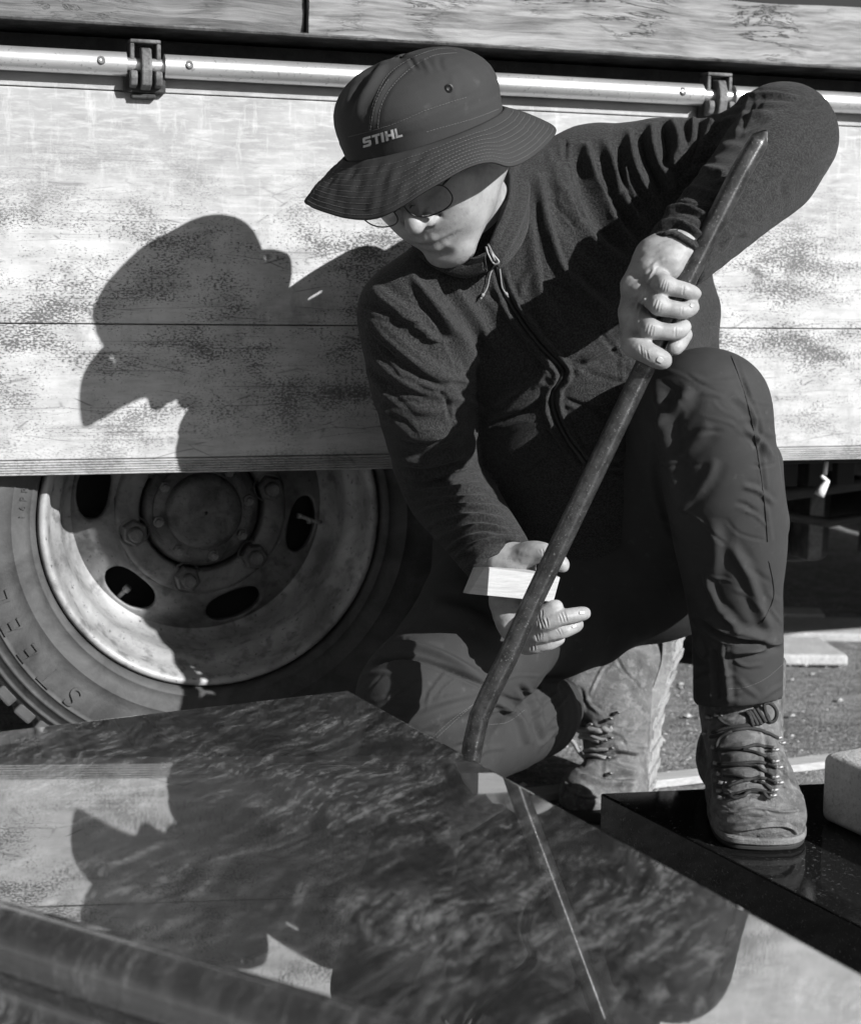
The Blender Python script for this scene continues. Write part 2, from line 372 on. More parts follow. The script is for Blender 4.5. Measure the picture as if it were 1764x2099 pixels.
def hinge(u, v, k=1.0):
    c = TL(u, v, YC); H = empty('hinge', (c[0], YC, zc), truck)
    mb = MB(); mb.tube([(-gap * 1.3, 0, 0), (gap * 1.3, 0, 0)], .0085, 18); mb.build('pin', M['rail'], H, angle=40)
    mb = MB()                                      # the yoke: two arms and a bridge over the pin
    w_ = .0165
    for sx in (-1, 1):
        mb.box((sx * w_ - .0028, -.006, -.006), (sx * w_ + .0028, .02, .026))
    mb.box((-w_ - .0028, -.006, .0262), (w_ + .0028, .02, .031)); mb.build('yoke', M['cast'], H, bevel=.0016)
    mb = MB(); V, F = prism([(-.0065, -.012, .020), (-.0065, -.019, .006), (-.0065, -.021, -.008), (-.0065, -.017, -.026), (-.0065, -.004, -.031), (-.0065, .008, -.03), (-.0065, .008, .022)], (.013, 0, 0))
    mb.add(V, F); mb.build('tongue', M['cast'], H, bevel=.0022)
    for sx in (-1, 1):
        mb = MB(); V, F = prism([(sx * .0155 - .0045, -.015, -.008), (sx * .0155 - .0045, -.017, -.016), (sx * .0155 - .0045, -.013, -.026), (sx * .0155 - .0045, .006, -.03), (sx * .0155 - .0045, .006, -.008)], (.009, 0, 0))
        mb.add(V, F); mb.build('lug', M['cast'], H, bevel=.002)
    mb = MB(); mb.box((-.026, .0, -.034), (.026, .0125, -.006)); mb.box((-.017, .002, -.041), (.014, .0125, -.0345)); mb.build('hinge_plate', M['dark_paint'], H, bevel=.002)
hinge(297, 113); hinge(1472, 156)
# dark edge channel of the bed above the rail, with a lit lip
zl0 = TL(300, 47, -.004)[2]; 
mb = MB(); mb.box((X0, .095, zp - .02), (X1, .110, zl0 - .0085)); mb.build('channel_web', M['dark_paint'], truck)
mb = MB()
xs = np.linspace(X0, X1, 260); rng = np.random.RandomState(5); V = []
for x in xs:
    j = rng.uniform(-.0012, .0012)
    V += [(x, -.004 + j, zl0 - .0045), (x, -.006 + j, zl0 - .002), (x, -.003 + j, zl0 + rng.uniform(-.0008, .0012)), (x, .40, zl0 - .0002), (x, .40, zl0 - .0045)]
F = []
for i in range(len(xs) - 1):
    for k in range(5): F.append((i*5+k, i*5+(k+1) % 5, (i+1)*5+(k+1) % 5, (i+1)*5+k))
mb.add(V, F); mb.build('bed_edge', M['cast'], truck)
mb = MB(); mb.box((X0, .401, zl0 - .02), (X1, 2.2, zl0)); mb.build('bed_floor', M['board'], truck)
mb = MB(); mb.box((X0, .112, zb + .02), (X1, .15, zl0 - .0095)); mb.build('bed_side_beam', M['dark_paint'], truck)
mb = MB(); mb.box((X0, .0305, zb + .004), (X1, .045, zp)); mb.build('side_backing', M['dark_paint'], truck)
# underbody at the right: cross members, tank, chassis
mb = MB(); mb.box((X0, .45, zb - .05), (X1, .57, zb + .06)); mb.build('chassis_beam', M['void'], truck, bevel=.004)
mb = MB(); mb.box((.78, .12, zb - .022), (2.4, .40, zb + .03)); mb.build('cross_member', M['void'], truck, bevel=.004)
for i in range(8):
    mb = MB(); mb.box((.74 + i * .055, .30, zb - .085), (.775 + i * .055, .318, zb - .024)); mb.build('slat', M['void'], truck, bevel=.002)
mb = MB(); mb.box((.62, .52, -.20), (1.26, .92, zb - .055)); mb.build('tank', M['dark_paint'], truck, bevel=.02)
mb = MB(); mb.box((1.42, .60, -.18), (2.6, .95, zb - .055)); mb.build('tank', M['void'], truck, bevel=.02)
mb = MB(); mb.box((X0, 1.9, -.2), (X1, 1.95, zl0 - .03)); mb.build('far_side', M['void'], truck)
for k_, (xa, za, yb, rr) in enumerate(((1.18, -.02, .42, .012), (1.45, .01, .40, .018), (1.30, -.08, .46, .009))):
    mb = MB(); mb.tube(spline_simple([(xa - .3, yb, za), (xa - .1, yb - .02, za - .03), (xa + .15, yb, za - .01), (xa + .5, yb + .03, za + .02)]), rr, 10); mb.build('hose', M['dark_paint'], truck, smooth=True)
mb = MB(); mb.lathe([(.001, .0), (.06, .0), (.07, .01), (.07, .16), (.06, .17), (.001, .17)], 24); o = mb.build('air_tank', M['dark_paint'], truck, angle=40); o.location = (1.34, .42, -.08)
for k_ in range(3):
    mb = MB(); mb.box((1.02 + k_ * .14, .44, -.18), (1.05 + k_ * .14, .50, zb - .05)); mb.build('bracket', M['hub'], truck, bevel=.003)
a = TL(1693, 946, .05); b = TL(1690, 972, .05); c = TL(1682, 975, .05); d = TL(1694, 985, .05); e = TL(1678, 1015, .05)
mb = MB(); mb.tube([a, (a + b) / 2, b], .0035, 8); mb.build('rope_end', M['white_card'], truck, smooth=True)
mb = MB(); mb.tube([c, (c + d) / 2 , d, (d * .45 + e * .55) , e], [.003, .0035, .005, .007, .0085], 8); mb.build('rope_end', M['white_card'], truck, smooth=True)

# ---- wheel
yF = .055
wc = TL(437, 1064, yF); wheel = empty('wheel', (wc[0], 0, wc[2]), truck); wheel.scale = (.948, .948, .948)
RIM = .2455
mb = MB()
mb.lathe([(RIM - .003, .085), (RIM, .07), (RIM + .002, .060), (RIM - .001, .054), (.2385, .053), (.2345, .058), (.231, .070), (.2285, .085), (.2255, .096), (.2195, .104), (.2135, .110), (.2105, .122), (.2085, .150), (.203, .172), (.196, .184), (.189, .188)], 128)
mb.build('rim', M['rim'], wheel, smooth=True)
# wheel disc with six hand holes
NH = 6; rin, rout = .129, .1905
hole_phase = math.radians(-8)       # photo angle of one hole, measured downward from +x
def disc_y(r):
    t = (r - rin) / (rout - rin); return .160 + .028 * (t ** 1.6)
mb = MB(); nk = 56
for s_ in range(NH):
    cth = -(math.radians(11) + s_ * 2 * math.pi / NH); half = math.pi / NH
    rc, ra, rb = .1600, .0235, .150 * 1.85           # centre radius, radial half size, angular half size
    ring = [[], [], [], [], []]
    for k in range(nk):
        a = 2 * math.pi * k / nk; ca, sa = math.cos(a), math.sin(a)
        sup = 1.0 / ((abs(ca) ** 2.3 + abs(sa) ** 2.3) ** (1 / 2.3))
        er, et = rc + ra * sa * sup, rb * ca * sup
        # border of the sector in (theta, r)
        tx = (half / abs(ca)) if abs(ca) > 1e-6 else 1e9
        tr = ((rout - rc) if sa > 0 else (rc - rin)) / abs(sa) if abs(sa) > 1e-6 else 1e9
        # scale both axes to a unit box first
        kx = half; kr = (rout - rc) if sa > 0 else (rc - rin)
        m_ = max(abs(ca), abs(sa)); bt, br = kx * ca / m_, rc + kr * sa / m_
        for j, (t_, r_, dy) in enumerate([(bt, br, 0), (et * 1.12 + 0, rc + (er - rc) * 1.16, 0), (et, er, .002), (et * .985, rc + (er - rc) * .985, .008), (et * .985, rc + (er - rc) * .985, .016)]):
            th = cth + t_; ring[j].append((r_ * math.cos(th), disc_y(r_) + dy, r_ * math.sin(th)))
    V = sum(ring, []); F = [(j*nk+k, j*nk+(k+1) % nk, (j+1)*nk+(k+1) % nk, (j+1)*nk+k) for j in range(4) for k in range(nk)]
    mb.add(V, F)
mb.lathe([(rin, .160), (.1265, .1545), (.122, .1525), (.096, .1520), (.093, .155), (.092, .175)], 96)
o = mb.build('disc', M['disc'], wheel, smooth=True)
bm = bmesh.new(); bm.from_mesh(o.data); bmesh.ops.remove_doubles(bm, verts=bm.verts, dist=4e-4); bm.to_mesh(o.data); bm.free()
mb = MB(); mb.lathe([(.092, .20), (.091, .185), (.0915, .172)], 48); mb.lathe([(.20, .24), (.02, .245)], 48); mb.lathe([(.195, .235), (.195, .30)], 48); mb.build('brake_drum', M['void'], wheel, smooth=True)
mb = MB(); mb.lathe([(.0885, .19), (.0880, .162), (.082, .152), (.075, .149), (.0745, .142), (.070, .139), (.0575, .138), (.0560, .128), (.052, .1215), (.045, .119), (.0028, .118), (.0025, .124), (.0001, .125)], 64)
hub = mb.build('hub', M['hub'], wheel, smooth=True, angle=50)
for k in range(8):
    a = math.radians(12 + 45 * k); mb = MB(); mb.lathe([(.0001, -.010), (.004, -.010), (.0048, -.008), (.005, -.006), (.008, -.006), (.0085, -.004), (.0085, .003)], 6 if k % 2 else 12)
    o = mb.build('hub_bolt', M['cast'], hub, angle=40); o.location = (.0690 * math.cos(a), .1395, .0690 * math.sin(a))
nut_me = None
for k in range(6):
    a = math.radians(-(43 + 60 * k)); 
    mb = MB(); mb.lathe([(.0235, .002), (.0235, -.0015), (.0215, -.0035)], 24)
    mb.lathe([(.0195, -.003), (.0195, -.019), (.0165, -.0225), (.0105, -.0225)], 6)
    mb.lathe([(.0112, -.02), (.0112, -.036), (.0088, -.0385), (.0001, -.0385)], 14)
    o = mb.build('wheel_nut', M['hub'], wheel, angle=35); o.location = (.106 * math.cos(a), .1555, .106 * math.sin(a)); o.rotation_euler = (0, k * 1.3, 0)
mb = MB(); aa = math.radians(-9); mb.tube([(.197 * math.cos(aa), .188, .197 * math.sin(aa)), (.182 * math.cos(aa), .184, .182 * math.sin(aa)), (.163 * math.cos(aa + .03), .178, .163 * math.sin(aa + .03)), (.157 * math.cos(aa + .04), .176, .157 * math.sin(aa + .04))], [.0032, .0032, .0030, .0030], 10)
mb.tube([(.176 * math.cos(aa), .1825, .176 * math.sin(aa)), (.171 * math.cos(aa), .181, .171 * math.sin(aa))], .005, 10); mb.tube([(.158 * math.cos(aa + .04), .176, .158 * math.sin(aa + .04)), (.152 * math.cos(aa + .045), .175, .152 * math.sin(aa + .045))], .0045, 10)
mb.build('valve', M['rim'], wheel, smooth=True)
mb = MB(); aa = math.radians(-131); mb.tube([(.19 * math.cos(aa), .20, .19 * math.sin(aa)), (.168 * math.cos(aa), .19, .168 * math.sin(aa))], .0035, 10); mb.tube([(.168 * math.cos(aa), .19, .168 * math.sin(aa)), (.160 * math.cos(aa), .187, .160 * math.sin(aa))], .0058, 10)
mb.build('valve', M['rim'], wheel, smooth=True)
# tyre
tp = [(.236, .09), (.2478, .074), (.2500, .058), (.2520, .0455), (.2550, .043), (.2570, .0408), (.2595, .0402), (.2605, .0415), (.270, .037), (.283, .0325), (.2835, .0318), (.2850, .0318), (.2855, .0325), (.300, .0295), (.316, .029), (.330, .031), (.3345, .0318), (.3350, .0305), (.3365, .0302), (.3372, .032), (.344, .034), (.3475, .036), (.3490, .0345), (.3515, .0345), (.3525, .0365), (.360, .040), (.3625, .0425), (.364, .041), (.367, .0415), (.368, .044), (.374, .048), (.381, .056), (.386, .066), (.388, .08), (.388, .20), (.384, .225), (.36, .25), (.30, .262), (.25, .24)]
mb = MB(); mb.lathe(tp, 192); tyre = mb.build('tyre', M['rubber'], wheel, smooth=True)
for k in range(64):
    a = 2 * math.pi * k / 64; 
    if k == 0:
        m2 = MB(); m2.box((.370, .0470, -.0150), (.3900, .095, .0150)); lug0 = m2.build('tread_block', M['rubber'], tyre, bevel=.004); lug = lug0
    else:
        lug = link('tread_block', lug0.data, None, tyre)
    lug.rotation_euler = (0, a, 0)
def ring_text(body, size, rad, ang_deg, spread, flip=1, ext=.0010, bold=.0):
    """raised lettering on the sidewall; ang_deg: where it starts, measured downward from +x in the photo"""
    for i, ch in enumerate(body):
        if ch == ' ': continue
        me = text_mesh(ch, size, ext, bold=bold); a = math.radians(-(ang_deg + spread * i))
        t = np.array([math.cos(a), 0, math.sin(a)]); up = t; right = np.array([math.sin(a), 0, -math.cos(a)]) * -1
        if flip < 0: pass
        right = np.array([math.sin(a), 0, -math.cos(a)])
        for v in me.vertices:
            q = rad * t + right * v.co.x * flip + up * v.co.y
            r_ = math.hypot(q[0], q[2]); yy = np.interp(r_, [p[0] for p in tp[7:30]], [p[1] for p in tp[7:30]])
            v.co = (q[0], yy - .0004 - (v.co.z + ext) * .9, q[2])
        link('raised_letter', me, M['rubber'], tyre)
ring_text('STEEL', .042, .316, 130, 8.0, 1, .0014)
ring_text('16PR', .013, .269, 183, 2.7, 1, .0009)

# ---- load on the bed
zt0 = zl0 + .002
def tbeam(name, lo, hi, mat, label, cat, grp=None, nx=60):
    """rough squared timber: a subdivided box with a wandering surface"""
    rng = np.random.RandomState(int(abs(lo[0] * 91 + hi[2] * 77)) + 1)
    mb = MB(); L = np.linspace(lo[0], hi[0], nx); ny = 4; nz = 4
    ringpts = [(0, k / nz) for k in range(nz)] + [(k / ny, 1) for k in range(ny)] + [(1, 1 - k / nz) for k in range(nz)] + [(1 - k / ny, 0) for k in range(ny)]
    R_ = len(ringpts); V = []
    ph = rng.uniform(0, 6, 8)
    for x in L:
        for i, (a, b) in enumerate(ringpts):
            w_ = .0025 * math.sin(3.1 * x + ph[i % 8]) + .0016 * math.sin(17 * x + ph[(i * 3) % 8]) + rng.uniform(-.0008, .0008)
            V.append((x, lo[1] + (hi[1] - lo[1]) * a + (w_ if a in (0, 1) else 0), lo[2] + (hi[2] - lo[2]) * b + (w_ if b == 1 else 0)))
    F = [(i*R_+k, i*R_+(k+1) % R_, (i+1)*R_+(k+1) % R_, (i+1)*R_+k) for i in range(nx-1) for k in range(R_)] + [tuple(range(R_)), tuple(range((nx-1)*R_, nx*R_))]
    mb.add(V, F); o = mb.build(name, mat, None, bevel=0, smooth=False)
    o.location = TO; o.rotation_euler = (0, RHO, PHI); tag(o, label, cat, grp); return o
xj = TL(632, 30, .04)[0]; zbt = TL(1700, 14, .04)[2]
tbeam('timber_beam', (xj, .035, zt0), (2.9, .16, zbt), M['beam'], 'long pale cracked timber beam on the truck bed, right of the joint', 'beam', 'timber loaded on the truck')
tbeam('timber_beam', (-1.5, .05, zt0), (xj - .004, .19, zt0 + .06), M['board'], 'darker grey timber beam on the truck bed at top left', 'beam', 'timber loaded on the truck')
def bedbox(name, u0, u1, zlo, zhi, yl, mat, label, cat, dep=.15):
    a = TL(u0, 8, yl)[0]; b = TL(u1, 8, yl)[0]; mb = MB(); mb.box((a, yl, zlo), (b, yl + dep, zhi)); o = mb.build(name, mat, None, bevel=.003)
    o.location = TO; o.rotation_euler = (0, RHO, PHI); return tag(o, label, cat)
bedbox('white_crate', 1152, 1352, zbt + .002, zbt + .12, .05, M['white_card'], 'white crate on top of the cracked beam', 'crate', .1)
bedbox('timber_offcut', 632, 696, zt0 + .072, zt0 + .12, .03, M['beam'], 'short pale timber offcut above the beam joint', 'timber', .1)
bedbox('grey_plank', 905, 1085, zbt + .002, zbt + .05, .06, M['board'], 'short grey plank lying on the cracked beam', 'plank', .1)
bedbox('dark_plank', 1460, 2100, zbt + .002, zbt + .03, .07, M['void'], 'dark plank on top of the cracked beam at top right', 'plank', .1)
bedbox('dark_batten', 820, 900, zbt - .004, zbt + .03, .17, M['board'], 'thin dark batten behind the cracked beam', 'batten', .1)

# ---- polished slab on bearers
SN = np.array([math.tan(math.radians(2.6)), math.tan(math.radians(2.1)), 1.0]); SN /= np.linalg.norm(SN)
SCN = P(715, 1413, 1.80)
def SH(u, v): return hit(u, v, SCN, SN)
fl = SH(0, 1497); rt = SH(1764, 1990); f0 = SH(0, 1850); f1 = SH(830, 2098)
def ext(a, b, k): return a + (b - a) * k
def isect(a, b, c, d):
    A = np.array([b - a, -(d - c)]).T; t = np.linalg.lstsq(A, c - a, rcond=None)[0]; return a + (b - a) * t[0]
pA = ext(SCN, fl, 1.75); pB = SCN; pC = ext(SCN, rt, 1.45)
front_dir = f1 - f0
pD = isect(pB, rt, f0, f1) if False else ext(f0, f1, 2.2); pE = ext(f0, f1, -.95)
pD = isect(SCN, rt, f0, f1)
poly = [pA, pB, pD, pE]
if np.dot(np.cross(pB - pA, pD - pB), SN) < 0: poly = poly[::-1]
slab = empty('polished_stone_slab', tuple((pA + pB + pD + pE) / 4 - SN * .05))
tag(slab, 'large polished banded stone slab with mirror reflections in the foreground', 'stone slab')
def loc(o): o.location = tuple(-np.array(slab.location)); return o
def inset(poly, d):
    n = len(poly); out = []
    for i in range(n):
        p0, p1, p2 = poly[i - 1], poly[i], poly[(i + 1) % n]
        e1 = (p1 - p0) / np.linalg.norm(p1 - p0); e2 = (p2 - p1) / np.linalg.norm(p2 - p1)
        n1 = np.cross(SN, e1); n2 = np.cross(SN, e2)
        k = (n1 + n2) / (1 + np.dot(n1, n2)); out.append(p1 + k * d)
    return out
rings = [(.006, 0), (.0035, .0004), (.0015, .0016), (.0003, .0036), (0, .006), (0, .036), (.002, .040)]
V = []; F = []
for (i_, d_) in rings: V += [p - SN * d_ for p in inset(poly, i_)]
n = 4
for j in range(len(rings) - 1):
    for k in range(n): F.append((j*n+k, j*n+(k+1) % n, (j+1)*n+(k+1) % n, (j+1)*n+k))
F += [tuple(range(n)), tuple(range((len(rings)-1)*n, len(rings)*n))[::-1]]
me = fix_normals(pyd('slab_plate', V, F)); o = loc(link('slab_plate', me, M['slab'], slab, True)); me.set_sharp_from_angle(angle=math.radians(3))
# moulded front edge: roundover, cove and second step
fd = (pE - pD) / np.linalg.norm(pE - pD); outd = np.cross(fd, SN); 
if outd[1] > 0: outd = -outd
mp = [(-.0005, .0006), (.004, .0010), (.009, .0026), (.0145, .006), (.019, .011), (.0225, .018), (.0240, .027), (.0232, .036), (.020, .043), (.0165, .047), (.0150, .052), (.0155, .058), (.019, .064), (.026, .068), (.034, .069), (.041, .072), (.046, .078), (.048, .088), (.0465, .098), (.040, .105), (.0, .108)]
NS = 40; V = []
for i in range(NS + 1):
    b_ = pE + (pD - pE) * (i / NS)
    for (a, d) in mp: V.append(b_ + outd * (a + .0006) - SN * d)
m_ = len(mp); F = [(i*m_+k, i*m_+k+1, (i+1)*m_+k+1, (i+1)*m_+k) for i in range(NS) for k in range(m_ - 1)] + [tuple(range(m_)), tuple(range(NS * m_, (NS + 1) * m_))[::-1]]
me = fix_normals(pyd('moulded_edge', V, F)); o = loc(link('moulded_edge', me, M['slab'], slab, True)); me.set_sharp_from_angle(angle=math.radians(50))
# bearers that carry it
for k, (t, lab) in enumerate(((.22, 'squared timber bearer under the far side of the polished slab'), (.72, 'squared timber bearer under the near side of the polished slab'))):
    a = pA + (pE - pA) * t; b = pB + (pD - pB) * t; d = (b - a); a = a + d * .1; b = a + d * .62
    sd = np.cross(d, SN); sd /= np.linalg.norm(sd)
    top = [a - sd * .05 - SN * .0405, a + sd * .05 - SN * .0405, b + sd * .05 - SN * .0405, b - sd * .05 - SN * .0405]
    V = list(top) + [np.array([p[0], p[1], GND - .003]) for p in top]
    me = fix_normals(pyd('timber_bearer', V, [(0, 1, 2, 3), (4, 5, 6, 7), (0, 1, 5, 4), (1, 2, 6, 5), (2, 3, 7, 6), (3, 0, 4, 7)]))
    tag(link('timber_bearer', me, M['board']), lab, 'timber', 'bearers under the slab')

# ---- black granite slab on the ground under the boot
GZ = float(P(1555, 1748, 1.83)[2])
up = np.array([0, 0, 1.0])
def GH(u, v, z=None): return hit(u, v, np.array([0, 0, GZ if z is None else z]), up)
g0 = GH(1230, 1626); g1 = GH(1764, 1900); g2 = GH(1764, 1602)
gp = [g0, ext(g0, g1, 1.9), ext(g0, g1, 1.9) + (g2 - g0) * 1.2, ext(g0, g2, 2.0)]
mb = MB(); V, F = prism(gp, (0, 0, GND - GZ - .004)); mb.add(V, F); o = mb.build('black_granite_slab', M['granite'], None, bevel=.0022)
tag(o, 'black polished granite slab on the ground under the right-hand boot', 'stone slab')
# pale sawn block resting on it
b0 = GH(1677, 1682); b1 = GH(1764, 1722); ex = (b1 - b0) / np.linalg.norm(b1 - b0); ey = np.cross(up, ex)
if ey[1] < 0: ey = -ey
q = [b0, b0 + ex * .34, b0 + ex * .34 + ey * .2, b0 + ey * .2]
q = [p + up * .0005 for p in q]
hgt = .0865
mb = MB(); V, F = prism(q, (0, 0, hgt)); mb.add(V, F); o = mb.build('pale_stone_block', M['pale_stone'], None, bevel=.012, seg=4, smooth=True)
tag(o, 'pale rough-sawn stone block with rounded edge at right border', 'stone block')
# pale lath on the ground behind the boots
a = GH(1040, 1652, GND); b = GH(1730, 1572, GND); d = (b - a) / np.linalg.norm(b - a); sd = np.cross(up, d)
mb = MB(); V, F = prism([a - d * .2, b + d * .5, b + d * .5 + sd * .035, a - d * .2 + sd * .035], (0, 0, .012)); mb.add(V, F)
tag(mb.build('pale_lath', M['lath'], None, bevel=.001), 'thin pale lath lying on the ground behind both boots', 'lath')
# pale stone plates under the truck at right
def gravel():
    rng = np.random.RandomState(8); mb = MB()
    ico = [(0, 0, 1), (.9, 0, .3), (.28, .85, .3), (-.72, .53, .3), (-.72, -.53, .3), (.28, -.85, .3), (0, 0, -.4)]
    fc = [(0, 1, 2), (0, 2, 3), (0, 3, 4), (0, 4, 5), (0, 5, 1), (6, 2, 1), (6, 3, 2), (6, 4, 3), (6, 5, 4), (6, 1, 5)]
    for _ in range(1500):
        y = 2.08 + rng.rand() ** 1.3 * 1.6; x = rng.uniform(.02, .30 + (y - 1.6) * .36); s_ = rng.choice([.0018, .0025, .0035, .006], p=[.45, .33, .18, .04]) * rng.uniform(.7, 1.3); a = rng.uniform(0, 6.3); ca, sa = math.cos(a), math.sin(a)
        mb.add([(x + s_ * (ca * p_[0] * 1.3 - sa * p_[1]), y + s_ * (sa * p_[0] * 1.3 + ca * p_[1]), GND + .001 + s_ * .7 * p_[2] * rng.uniform(.7, 1.2)) for p_ in ico], fc)
    tag(mb.build('gravel', M['pale_stone']), 'loose stone chips scattered over the yard ground', None, None, 'stuff')
gravel()
def plate(pts, th, label, grp, name='stone_plate'):
    q = [GH(u, v, GND) for u, v in pts]; mb = MB(); V, F = prism([p + up * .0 for p in q], (0, 0, th)); mb.add(V, F)
    tag(mb.build(name, M['pale_stone'], None, bevel=.006, seg=3, smooth=False), label, 'stone plate', grp)
GRP = 'pale stone plates on the ground under the truck'
plate([(1420, 1363), (1738, 1366), (1680, 1328), (1420, 1318)], .022, 'pale stone plate with chipped corner, nearest of the plates under the truck', GRP)
plate([(1500, 1313), (1900, 1322), (1900, 1286), (1500, 1280)], .02, 'broad pale stone plate just behind the chipped one under the truck', GRP)
plate([(1500, 1268), (1690, 1272), (1680, 1258), (1500, 1254)], .014, 'narrow pale stone plate in the shade edge under the truck', GRP)

# ================================================================== modelling kit for the figure: blended volumes -> one continuous skin
class Vol:
    def __init__(s, lo, hi, h):
        s.lo = np.asarray(lo, float); s.h = h; s.n = np.ceil((np.asarray(hi) - s.lo) / h).astype(int) + 1
        s.D = np.full(s.n, 1.0, np.float32)
    def _sub(s, lo, hi):
        a = np.clip(np.floor((lo - s.lo) / s.h).astype(int), 0, s.n - 1); b = np.clip(np.ceil((hi - s.lo) / s.h).astype(int) + 1, 1, s.n)
        if np.any(b <= a): return None
        ax = [(s.lo[i] + s.h * np.arange(a[i], b[i])).astype(np.float32) for i in range(3)]
        return tuple(slice(a[i], b[i]) for i in range(3)), ax[0][:, None, None], ax[1][None, :, None], ax[2][None, None, :]
    def _put(s, sl, d, k, op):
        a = s.D[sl]
        if op == 'u':
            if k <= 0: s.D[sl] = np.minimum(a, d); return
            hh = np.clip(.5 + .5 * (a - d) / k, 0, 1); s.D[sl] = a * (1 - hh) + d * hh - k * hh * (1 - hh)
        else:                                          # subtract
            d = -d; hh = np.clip(.5 - .5 * (a - d) / max(k, 1e-6), 0, 1); s.D[sl] = a * (1 - hh) + d * hh + k * hh * (1 - hh)
    def cone(s, a, b, ra, rb, k=.01, flat=None, op='u'):
        a = np.asarray(a, float); b = np.asarray(b, float); m = max(ra, rb) + k + 3 * s.h
        if flat is not None: m = m * max(1, flat[1]) + .005
        r = s._sub(np.minimum(a, b) - m, np.maximum(a, b) + m)
        if r is None: return s
        sl, X, Y, Z = r; ba = b - a; L = float(ba @ ba) + 1e-12
        px, py, pz = X - a[0], Y - a[1], Z - a[2]
        t = np.clip((px * ba[0] + py * ba[1] + pz * ba[2]) / L, 0, 1)
        qx, qy, qz = px - t * ba[0], py - t * ba[1], pz - t * ba[2]
        d2 = qx * qx + qy * qy + qz * qz
        if flat is not None:                           # widen (>1) or thin (<1) along an axis
            w, f = np.asarray(flat[0], float) / np.linalg.norm(flat[0]), flat[1]
            c = qx * w[0] + qy * w[1] + qz * w[2]; d2 = d2 + c * c * (1 / (f * f) - 1)
        d = np.sqrt(np.maximum(d2, 0)) - (ra + (rb - ra) * t)
        s._put(sl, d.astype(np.float32), k, op); return s
    def chain(s, pts, rs, k=.01, flat=None, sub=0, op='u'):
        pts = [np.asarray(p, float) for p in pts]; rs = list(rs)
        if sub:
            q = spline(pts, sub); tt = np.linspace(0, len(pts) - 1, len(q)); rs = list(np.interp(tt, range(len(pts)), rs)); pts = list(q)
        for i in range(len(pts) - 1): s.cone(pts[i], pts[i + 1], rs[i], rs[i + 1], k if i == 0 else min(k, .004), flat, op)
        return s
    def ell(s, c, r, R=None, k=.01, op='u'):
        c = np.asarray(c, float); r = np.asarray(r, float); m = float(r.max()) + k + 3 * s.h
        q = s._sub(c - m, c + m)
        if q is None: return s
        sl, X, Y, Z = q; p = [X - c[0], Y - c[1], Z - c[2]]
        if R is not None:
            R = np.asarray(R); p = [p[0] * R[0, i] + p[1] * R[1, i] + p[2] * R[2, i] for i in range(3)]
        else: p = [p[0] + 0 * p[1] + 0 * p[2], p[1] + 0 * p[0] + 0 * p[2], p[2] + 0 * p[0] + 0 * p[1]]
        k0 = np.sqrt(sum((p[i] / r[i]) ** 2 for i in range(3))); k1 = np.sqrt(sum((p[i] / (r[i] ** 2)) ** 2 for i in range(3)))
        d = k0 * (k0 - 1) / np.maximum(k1, 1e-6)
        s._put(sl, d.astype(np.float32), k, op); return s
    def half(s, p, n, k=.004, lo=None, hi=None):
        """cut away the side the normal points to (optionally only inside a box)"""
        p = np.asarray(p, float); n = np.asarray(n, float) / np.linalg.norm(n)
        r = s._sub(np.asarray(lo) if lo is not None else s.lo, np.asarray(hi) if hi is not None else s.lo + s.h * s.n)
        sl, X, Y, Z = r; d = -((X - p[0]) * n[0] + (Y - p[1]) * n[1] + (Z - p[2]) * n[2])
        s._put(sl, d.astype(np.float32) + 0 * s.D[sl], k, 's'); return s
    def mesh(s, smooth=2):
        D = s.D; nx, ny, nz = D.shape; cn = (nx - 1, ny - 1, nz - 1)
        acc = np.zeros(cn + (3,), np.float32); cnt = np.zeros(cn, np.float32); faces = []
        S = D < 0
        E = []
        for ax in range(3):
            a = [slice(None)] * 3; b = [slice(None)] * 3; a[ax] = slice(0, -1); b[ax] = slice(1, None); a = tuple(a); b = tuple(b)
            cr = S[a] != S[b]; I = np.argwhere(cr); va = D[a][cr]; vb = D[b][cr]; t = va / (va - vb); E.append((I, va < 0))
            pos = I.astype(np.float32); pos[:, ax] += t
            o1, o2 = [i for i in range(3) if i != ax]
            for d1 in (0, -1):
                for d2 in (0, -1):
                    c = I.copy(); c[:, o1] += d1; c[:, o2] += d2
                    ok = (c[:, o1] >= 0) & (c[:, o2] >= 0) & (c[:, o1] < cn[o1]) & (c[:, o2] < cn[o2])
                    c = c[ok]; np.add.at(acc, (c[:, 0], c[:, 1], c[:, 2]), pos[ok]); np.add.at(cnt, (c[:, 0], c[:, 1], c[:, 2]), 1)
        act = cnt > 0; idx = np.full(cn, -1, np.int64); idx[act] = np.arange(int(act.sum()))
        V = acc[act] / cnt[act][:, None] * s.h + s.lo
        for ax in range(3):
            I, neg = E[ax]; o1, o2 = [(1, 2), (2, 0), (0, 1)][ax]
            ok = (I[:, o1] > 0) & (I[:, o2] > 0) & (I[:, o1] < cn[o1]) & (I[:, o2] < cn[o2]); I = I[ok]; neg = neg[ok]; q = []
            for d1, d2 in ((-1, -1), (0, -1), (0, 0), (-1, 0)):
                c = I.copy(); c[:, o1] += d1; c[:, o2] += d2; q.append(idx[c[:, 0], c[:, 1], c[:, 2]])
            q = np.stack(q, 1); q[~neg] = q[~neg][:, ::-1]; faces.append(q)
        F = np.concatenate(faces); F = F[(F >= 0).all(1)]
        V = V.astype(np.float64)
        us = np.unique(F); mp_ = np.full(len(V), -1); mp_[us] = np.arange(len(us)); V = V[us]; F = mp_[F]
        for _ in range(smooth): V = relax(V, F, .5)
        return V, F
